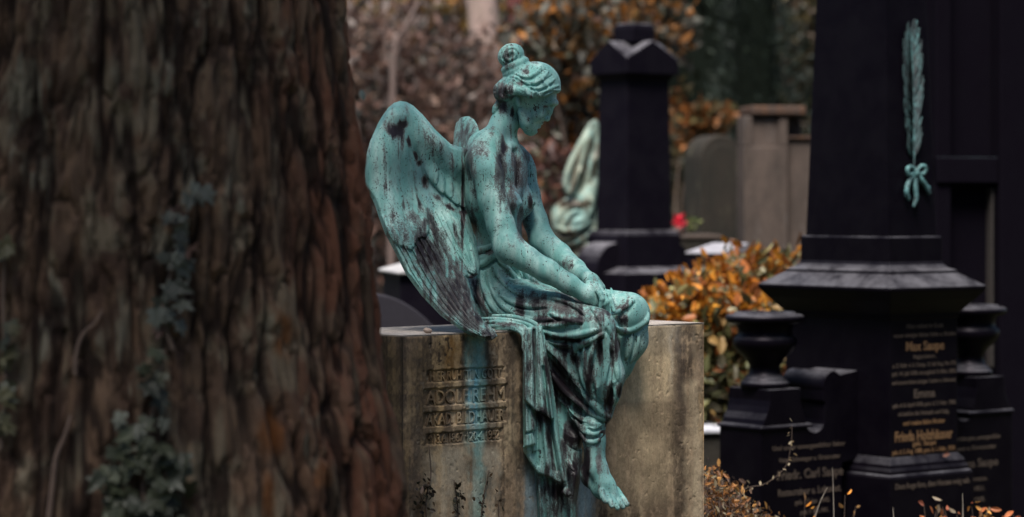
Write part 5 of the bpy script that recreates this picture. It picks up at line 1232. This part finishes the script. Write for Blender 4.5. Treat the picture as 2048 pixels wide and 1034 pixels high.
# slender trunks
def trunk(name, label, pts, rad, mat):
    t = thing(name, label, 'tree', tuple(pts[0])); c = crv(pts, 16); tubes('trunk', [(c, np.linspace(rad[0], rad[1], 16))], mat, t, 14); return t
t_ = trunk('pale_tree', 'pale pinkish bare trunk standing behind the angel bun', [g0(985, 23), P(975, 300, 23), P(968, 100, 23), P(960, -150, 23)], (.16, .13), mat_stone('pale_bark', (.36, .26, .23), (.25, .19, .16), 6, .9, .1, .4))
tubes('limb', branches(P(968, 60, 23), [P(1010, -200, 23), P(900, -220, 23.4)], .06, .03), M_TWIGP, t_)
t_ = trunk('red_barked_tree', 'dark red bark trunk above and right of the angel bun', [g0(1040, 21), P(1042, 200, 21), P(1044, 40, 21), P(1046, -200, 21)], (.13, .12), mat_stone('red_bark', (.13, .045, .04), (.08, .03, .03), 8, .9, .1, .4))
tubes('limb', branches(P(1044, -40, 21), [P(1100, -260, 21), P(980, -280, 21)], .05, .02), M_TWIG, t_)
t_ = trunk('bare_sapling', 'thin bare pinkish sapling leaning among the russet shrub leaves', [g0(780, 20.5), P(787, 140, 20.5), P(805, 70, 20.5), P(840, 0, 20.5)], (.03, .018), M_TWIGP)
tubes('limb', [(crv([P(790, 120, 20.5), P(815, 60, 20.4), P(850, 25, 20.3)], 8), np.linspace(.014, .006, 8)), (crv([P(786, 150, 20.5), P(770, 90, 20.5), P(775, 20, 20.5)], 8), np.linspace(.012, .005, 8))], M_TWIGP, t_)
# red flower on the ledge
fl = thing('red_flower_pot', 'small pot of red flowers on the grey grave ledge', 'flower pot', tuple(P(1357, 470, 16.35)))
c = P(1357, 470, 16.35)
lathe('pot', c, [(0.001, c[2] + .002), (.035, c[2] + .002), (.045, c[2] + .045), (.040, c[2] + .045), (.0, c[2] + .04)], mat_flat('terracotta', (.06, .035, .03)), fl, 20)
p = c + np.array([0, 0, .085]) + rng.normal(size=(34, 3)) * np.array([.020, .020, .018]); leaf_cloud('blossom', p, .038, [(.70, .03, .06), (.6, .02, .05), (.8, .06, .10)], M_LEAF, fl, np.array([[0, -.5, .6]]), .8, 'oval')
p = c + np.array([.085, 0, .05]) + rng.normal(size=(16, 3)) * np.array([.02, .02, .02]); leaf_cloud('leaves', p, .05, [(.10, .13, .05), (.14, .15, .06)], M_LEAF, fl, np.array([[0, 0, .6]]), .8, 'oval')

# ------------------------------------------------------------------ the big tree trunk in front
TCX, TCY = (240 - 1024) / F * 6.05, 6.05
def build_tree():
    t = thing('redwood_tree', 'huge blurred tree trunk with deeply furrowed red brown bark filling the left foreground', 'tree', (TCX, TCY, 0))
    nth, nz = 900, 760
    th = np.linspace(0, 2 * np.pi, nth, endpoint=False); zz = np.concatenate([np.linspace(0, .80, 60, endpoint=False), np.linspace(.80, 2.3, 620, endpoint=False), np.linspace(2.3, 6.5, 80)])
    Rz = np.interp(zz, [0, .25, .6, .876, .972, 1.109, 1.235, 1.372, 1.566, 2.057, 6.5], [.90, .76, .68, .645, .632, .612, .588, .574, .562, .514, .40])
    T, Z = np.meshgrid(th, zz, indexing='ij'); cs, sn = np.cos(T), np.sin(T)
    rr = .5; wx = (fbm(cs * 2, sn * 2, Z * .9, 3, 51) - .5) * .25
    wz = (fbm(cs * 5, sn * 5, Z * 5, 3, 63) - .5) * .16
    a = lambda f, fz, s, o=4: fbm(cs * rr * f + wx * f * .35, sn * rr * f + 7 + wx * f * .2, (Z + wz) * fz, o, s)
    plates = a(20, 5, 52); fur = np.abs(2 * a(16, 2.5, 54, 4) - 1); fur2 = np.abs(2 * a(38, 8, 55, 4) - 1); fine = a(90, 26, 56, 3)
    h = .020 * sstep(0, .30, fur) + .012 * sstep(0, .34, fur2) + .018 * (plates - .5) + .012 * (fine - .5) - .022
    h += .04 * (a(3.2, .9, 57, 3) - .5)
    h += .05 * sstep(.95, 0, Z) * np.sin(T * 6 + 1) * .6
    Rr = Rz[None, :] + h
    V = np.stack([TCX + Rr * cs, TCY + Rr * sn, Z], -1).reshape(-1, 3)
    i = np.arange(nth * nz).reshape(nth, nz); j = np.roll(i, -1, 0)
    Qd = np.stack([i[:, :-1], j[:, :-1], j[:, 1:], i[:, 1:]], -1).reshape(-1, 4)
    Vp = V.reshape(nth, nz, 3); px = 1024 + Vp[..., 0] * F / Vp[..., 1]; py = HZ + (EYE - Vp[..., 2]) * F / Vp[..., 1]
    c = np.zeros(T.shape + (3,)); c[...] = (.060, .042, .035)
    def mixc(q, f):
        nonlocal c
        c = c * (1 - f[..., None]) + np.array(q) * f[..., None]
    mixc((.125, .090, .070), sstep(.42, .60, plates) * .8); mixc((.17, .118, .086), sstep(.48, .62, a(60, 22, 64)) * .7)
    red = sstep(-.95, -.35, np.arctan2(Vp[..., 1] - TCY, Vp[..., 0] - TCX))      # bark turns redder on its right flank
    mixc((.17, .078, .054), sstep(.36, .56, a(22, 5.0, 58)) * np.clip(red * .95 + .10, 0, 1))
    lich = sstep(.49, .62, a(11, 4.5, 59) * .5 + a(40, 15, 60) * .5) * (1 - .8 * red)
    mixc((.20, .172, .135), lich * .85)
    mixc((.20, .195, .165), sstep(.60, .68, a(15, 6, 61) * .7 + fine * .3) * (1 - .75 * red) * .8)
    mixc((.014, .010, .010), (1 - sstep(.03, .13, fur)) * .85); mixc((.016, .011, .010), (1 - sstep(.02, .10, fur2)) * .6)
    for cx, cy, rx, ry in ((225, 300, 48, 170), (190, 70, 26, 90), (440, 110, 55, 120), (470, 330, 30, 110), (560, 380, 18, 160), (130, 480, 20, 90), (300, 90, 26, 70), (655, 780, 24, 90), (430, 800, 16, 120), (590, 560, 14, 120)):
        e = np.hypot((px - cx) / rx, (py - cy) / ry) + (fbm(px * .06, py * .012, 4, 4, 65) - .5) * 2.2
        mixc((.24, .205, .165), (1 - sstep(.3, 1.1, e)) * .75 * sstep(.25, .5, fur) * (Vp[..., 1] < TCY))
    for cx, cy, rx, ry in ((570, 680, 26, 62), (545, 860, 28, 60), (535, 990, 18, 60), (25, 828, 12, 14), (640, 940, 20, 40)):
        e = np.hypot((px - cx) / rx, (py - cy) / ry) + (fbm(px * .05, py * .03, 1, 3, 62) - .5) * 1.2
        mixc((.17, .065, .022), (1 - sstep(.3, 1.1, e)) * .75 * sstep(.35, .6, fine * .5 + plates * .5) * (Vp[..., 1] < TCY))
    c *= np.array([.70, .66, .60])
    npmesh('trunk', V, Qd, mat_attr('redwood_bark', .95, .1, 55, .35, .5, .01, (1, 1, .15)), t, attrs={'col': c.reshape(-1, 3)})
    # bare lower limbs, above the picture
    base = np.array([TCX, TCY, 4.6])
    tubes('limb', branches(base, [np.array([-1.6, 3.8, 5.1]), np.array([-2.4, 4.1, 5.1]), np.array([-1.0, 3.5, 5.2])] + [base + np.array(q) for q in ((1.6, .8, 1.6), (-1.7, .4, 1.5), (.3, 1.8, 1.8), (-.4, -1.5, 2.0))], .11, .03, .15), M_TWIG, t, 10)
    p = base + np.array([0, 0, 2.3]) + rng.normal(size=(1200, 3)) * np.array([.8, .8, .8]); p2 = np.array([-1.3, 3.9, 5.0]) + rng.normal(size=(3600, 3)) * np.array([1.0, .75, .40]); leaf_cloud('crown', np.vstack([p, p2]), .16, GREEN, M_DULL, t, np.array([[0, 0, -.3]]), 1.0)  # offset clump of the crown is added out of view to shade the trunk
    return Rz, zz
_RZ, _ZZ = build_tree()
def on_trunk(px, py, out=.0):
    d = np.array([(px - 1024) / F, 1, -(py - HZ) / F]); o = np.array([0, 0, EYE]); r = .5
    for _ in range(5):
        A = d[0] ** 2 + 1; B = 2 * (d[0] * -TCX - TCY); C_ = TCX ** 2 + TCY ** 2 - (r + out) ** 2
        k = (-B - math.sqrt(max(B * B - 4 * A * C_, 0))) / (2 * A); p = o + k * d; r = float(np.interp(p[2], _ZZ, _RZ))
    n = np.array([p[0] - TCX, p[1] - TCY, 0]); return p, n / np.linalg.norm(n)
def ivy(label, spots, pal, size, stems, wts=None):
    b, n = on_trunk(*spots[len(spots) // 2][:2]); t = thing('ivy', label, 'ivy', tuple(b), 'ivy climbing the trunk')
    pos, S_, D_, N_ = [], [], [], []
    for cx, cy, rx, ry, m in spots:
        for _ in range(m):
            a = rng.random() * 2 * np.pi; q = math.sqrt(rng.random()); p, n = on_trunk(cx + rx * q * math.cos(a), cy + ry * q * math.sin(a), .025 + .04 * rng.random())
            nn = n * 1.0 + rng.normal(size=3) * .38 + np.array([0, 0, .35]); nn /= np.linalg.norm(nn); d = np.array([0, 0, -1.]) + rng.normal(size=3) * .55; d -= nn * (d @ nn); d /= np.linalg.norm(d)
            pos.append(p); N_.append(nn); D_.append(d); S_.append(np.cross(d, nn))
    pos = np.array(pos); leaf_cloud('leaves', pos, rng.uniform(size[0], size[1], len(pos)), pal, M_LEAF, t, shape='ivy', weights=wts, frames=(np.array(S_), np.array(D_), np.array(N_)))
    cs = []
    for s in stems:
        c = crv([on_trunk(x, y, .02)[0] for x, y in s], 24); cs.append((c, np.linspace(.0055, .003, 24)))
    tubes('vine', cs, M_TWIG, t)
GI = [(0.0462, 0.0539, 0.0308), (0.0655, 0.0732, 0.0462), (0.0262, 0.0308, 0.0185), (0.0924, 0.1001, 0.0770)]
ivy('dense dark green ivy cluster low on the trunk', [(285, 850, 56, 80, 14), (255, 950, 62, 70, 18), (330, 960, 54, 80, 15), (290, 1030, 85, 50, 20), (310, 740, 36, 50, 7)], GI, (.034, .060), [[(300, 1100), (285, 950), (310, 800), (330, 700)], [(250, 1100), (255, 960), (240, 900)]], [.4, .3, .22, .08])
ivy('loose grey green ivy sprigs higher on the trunk middle', [(390, 385, 26, 26, 4), (350, 440, 24, 34, 6), (385, 510, 30, 40, 7), (340, 520, 24, 24, 4), (320, 590, 40, 36, 6), (325, 640, 34, 24, 6)], [(.06, .07, .058), (.09, .10, .085), (.08, .045, .035), (.045, .05, .04)], (.030, .050), [[(345, 700), (325, 620), (350, 520), (375, 420), (395, 370)]])
ivy('yellow green ivy leaves at the left picture edge of the trunk', [(15, 690, 18, 30, 4), (10, 760, 14, 30, 4), (14, 500, 16, 24, 4), (20, 640, 14, 20, 2), (8, 860, 14, 40, 4)], [(.075, .07, .035), (.055, .06, .035), (.045, .05, .035)], (.035, .055), [[(0, 900), (12, 760), (6, 600), (12, 480)]])
M_VINE = mat_flat('bare_vine', (.12, .085, .07), .9, .1)
tag(tubes('bare_vine', [(crv([on_trunk(x, y, .018)[0] for x, y in ((95, 1060), (105, 970), (112, 915), (130, 870), (142, 830))], 24), np.linspace(.006, .004, 24)), (crv([on_trunk(x, y, .018)[0] for x, y in ((150, 750), (152, 710), (165, 670), (190, 645), (205, 620))], 24), np.linspace(.005, .003, 24))], M_VINE, None), 'bare brown vine stem creeping up the lower left of the trunk', 'vine')
tag(leaf_cloud('hanging_leaf', np.array([P(722, 178, 6.05), P(724, 186, 6.04)]), np.array([.026, .018]), [(.26, .33, .31)], M_LEAF, None, frames=(np.array([[1., 0, .2]] * 2), np.array([[.25, 0, -1.]] * 2), np.array([[0, -1., 0]] * 2)), shape='oval'), 'single pale leaf sticking out at the right edge of the trunk', 'leaf')

# ------------------------------------------------------------------ small plants in front
def sprig(cs, name, label, cat, stems, nleaf, size, pal, mat=None, shape='oval', wts=None, group=None, up=(0, 0, .3), spread=.8, asp=.8, jit=.0, tw=None, rad=.0018):
    """stems: lists of (px,py,D)"""
    b = P(*stems[0][0]); t = thing(name, label, cat, tuple(b), group); curves = []; pos = []
    for s in stems:
        c = crv([P(*q) for q in s], 20); curves.append((c, np.linspace(rad, rad * .5, 20)))
        for f in np.linspace(.15, 1, nleaf):
            k = f * 19; i = min(int(k), 18); pos.append(c[i] * (1 - k + i) + c[i + 1] * (k - i) + rng.normal(size=3) * jit)
    tubes('stems', curves, tw or M_TWIG, t, 5)
    pos = np.array(pos); leaf_cloud('leaves', pos, rng.uniform(size[0], size[1], len(pos)), pal, mat or M_LEAF, t, np.array([up]), spread, shape, wts, asp)
    return t
DRY = [(.30, .13, .05), (.42, .18, .05), (.15, .09, .06), (.10, .06, .045), (.30, .24, .15), (.40, .20, .06)]
st = []
for i in range(150):
    x = rng.uniform(1375, 1545); yb = 1090; top = np.interp(x, [1370, 1395, 1420, 1450, 1490, 1520, 1545], [990, 945, 925, 940, 985, 1010, 1025]) + rng.uniform(0, 70); D = rng.uniform(8.7, 9.3)
    st.append([(x + rng.uniform(-40, 40), yb, D), (x + rng.uniform(-25, 25), (yb + top) / 2, D + rng.uniform(-.05, .05)), (x + rng.uniform(-18, 18), top, D)])
sprig(None, 'dry_bush', 'dried brown and orange tangle of twigs by the lower right corner of the sandstone block', 'bush', st, 18, (.012, .034), DRY, jit=.012, rad=.0016)
sprig(None, 'arching_twig', 'thin arching twig with tiny pale leaves rising in front of the near epitaph', 'twig', [[(1440, 1075, 9.2), (1480, 985, 9.2), (1530, 968, 9.2), (1570, 935, 9.2), (1582, 890, 9.2), (1584, 850, 9.2)]], 26, (.008, .020), [(.30, .22, .12), (.45, .36, .24), (.18, .12, .06)], jit=.004)
for i, (x, y, lb) in enumerate([(1690, 990, 'upright sprig with orange leaves in front of the black plinth corner'), (1610, 985, 'small twig with brown orange leaves below the near side epitaph'), (1735, 1000, 'short bent sprig with one pale leaf below the plinth')]):
    if i == 2: continue
    sprig(None, 'orange_sprig', lb, 'sprig', [[(x - 8, 1120, 9.3), (x - 2, 1050, 9.3), (x, y, 9.3)], [(x - 6, 1110, 9.3), (x + 16, 1040, 9.3), (x + 22, 1012, 9.3)]], 5, (.020, .036), [(.60, .22, .03), (.55, .25, .04), (.30, .16, .06)], jit=.006, group='orange leaf sprigs')
st = [[(x, 1110, 9.5), (x + rng.uniform(-8, 8), 1060, 9.5), (x + rng.uniform(-14, 14), rng.uniform(1005, 1030), 9.5)] for x in np.linspace(1850, 2045, 16)]
sprig(None, 'reddish_groundcover', 'low red and orange leaves along the bottom right below the motto', 'plant', st, 5, (.022, .045), [(.40, .13, .05), (.30, .09, .05), (.50, .24, .06), (.20, .15, .10)], jit=.012)
for (a, b, c_), lb in ((((1625, 1050), (1640, 1005), (1655, 974)), 'long pale grass stalk slanting right, near the orange sprig'), (((1668, 1050), (1667, 1000), (1665, 935)), 'thin upright grass stalk in front of the near epitaph'), (((1788, 1050), (1787, 1030), (1786, 1015)), 'short pale grass stalk in front of the plinth'), (((1926, 1050), (1926, 1020), (1925, 987)), 'thin brown stalk in front of the far epitaph'), (((1425, 1050), (1445, 1010), (1468, 978)), 'pale grass stalk lying through the dry bush')):
    tag(tubes('grass_stalk', [(crv([P(*a, 9.1), P(*b, 9.1), P(*c_, 9.1)], 10), np.linspace(.0014, .0006, 10))], M_STRAW, None, 5), lb, 'grass stalk', 'grass stalks')
# creepers at the foot of the block
def on_block(px, py, out=.012):
    t, z = BF.ray(px, py, out); return BF.w((t, out, z))[0]
def creeper(label, spots, stems, pal):
    b = on_block(*spots[0][:2]); t = thing('creeper', label, 'creeper', tuple(b), 'creepers on the sandstone block'); pos = []
    for cx, cy, rx, ry, m in spots:
        for _ in range(m): pos.append(on_block(cx + rng.normal() * rx * .6, cy + rng.normal() * ry * .6, .006 + .03 * rng.random()))
    pos = np.array(pos); leaf_cloud('leaves', pos, rng.uniform(.008, .018, len(pos)), pal, M_LEAF, t, np.array([BF.n * .5 + np.array([0, 0, -.2])]), .8, 'oval', None, 1.3)
    tubes('vine', [(crv([on_block(x, y, .008) for x, y in s], 16), np.linspace(.0025, .0012, 16)) for s in stems], M_TWIG, t, 5)
CP = [(.03, .022, .016), (.045, .032, .022), (.02, .023, .013), (.08, .05, .026)]
creeper('dark leafy creeper with one pale leaf on the lower left of the block face', [(848, 1000, 16, 30, 44), (858, 975, 10, 16, 10), (850, 960, 7, 20, 10)], [[(855, 1080), (852, 1000), (862, 950), (858, 890)], [(845, 1080), (846, 1010), (838, 985)]], CP)
creeper('dark narrow creeper on the block face beneath the lettering', [(915, 985, 8, 26, 26), (918, 1015, 12, 16, 16)], [[(918, 1080), (915, 1010), (908, 960)]], CP)
creeper('thin creeper on the block face left of the blue wash stain', [(962, 1005, 12, 18, 16), (995, 1000, 10, 20, 8), (978, 950, 5, 16, 6)], [[(960, 1080), (965, 1010), (978, 940)], [(1000, 1070), (996, 1000)]], CP)
tag(leaf_cloud('pale_leaf', np.array([on_block(843, 988, .04)]), np.array([.022]), [(.5, .36, .30)], M_LEAF, None, frames=(np.array([[.9, .3, .2]]), np.array([[.1, 0, 1.]]), np.array([[.2, -1., 0]])), shape='oval'), 'small pinkish fallen leaf caught in the leafy creeper', 'leaf')
lf = MF.w((MF.ray(1884, 914, HN + .02)[0], HN + .024, .562))[0]
tag(leaf_cloud('fallen_leaf', np.array([lf, lf + np.array([.008, 0, .002])]), np.array([.030, .024]), [(.26, .10, .06)], M_LEAF, None, frames=(np.array([[.2, .3, .9], [.5, .3, .6]]), np.array([[1., .2, .2], [.7, .1, .6]]), np.array([[0, -.9, .3], [0, -.8, .4]])), shape='oval'), 'curled brown leaf lying on the black plinth ledge', 'leaf')
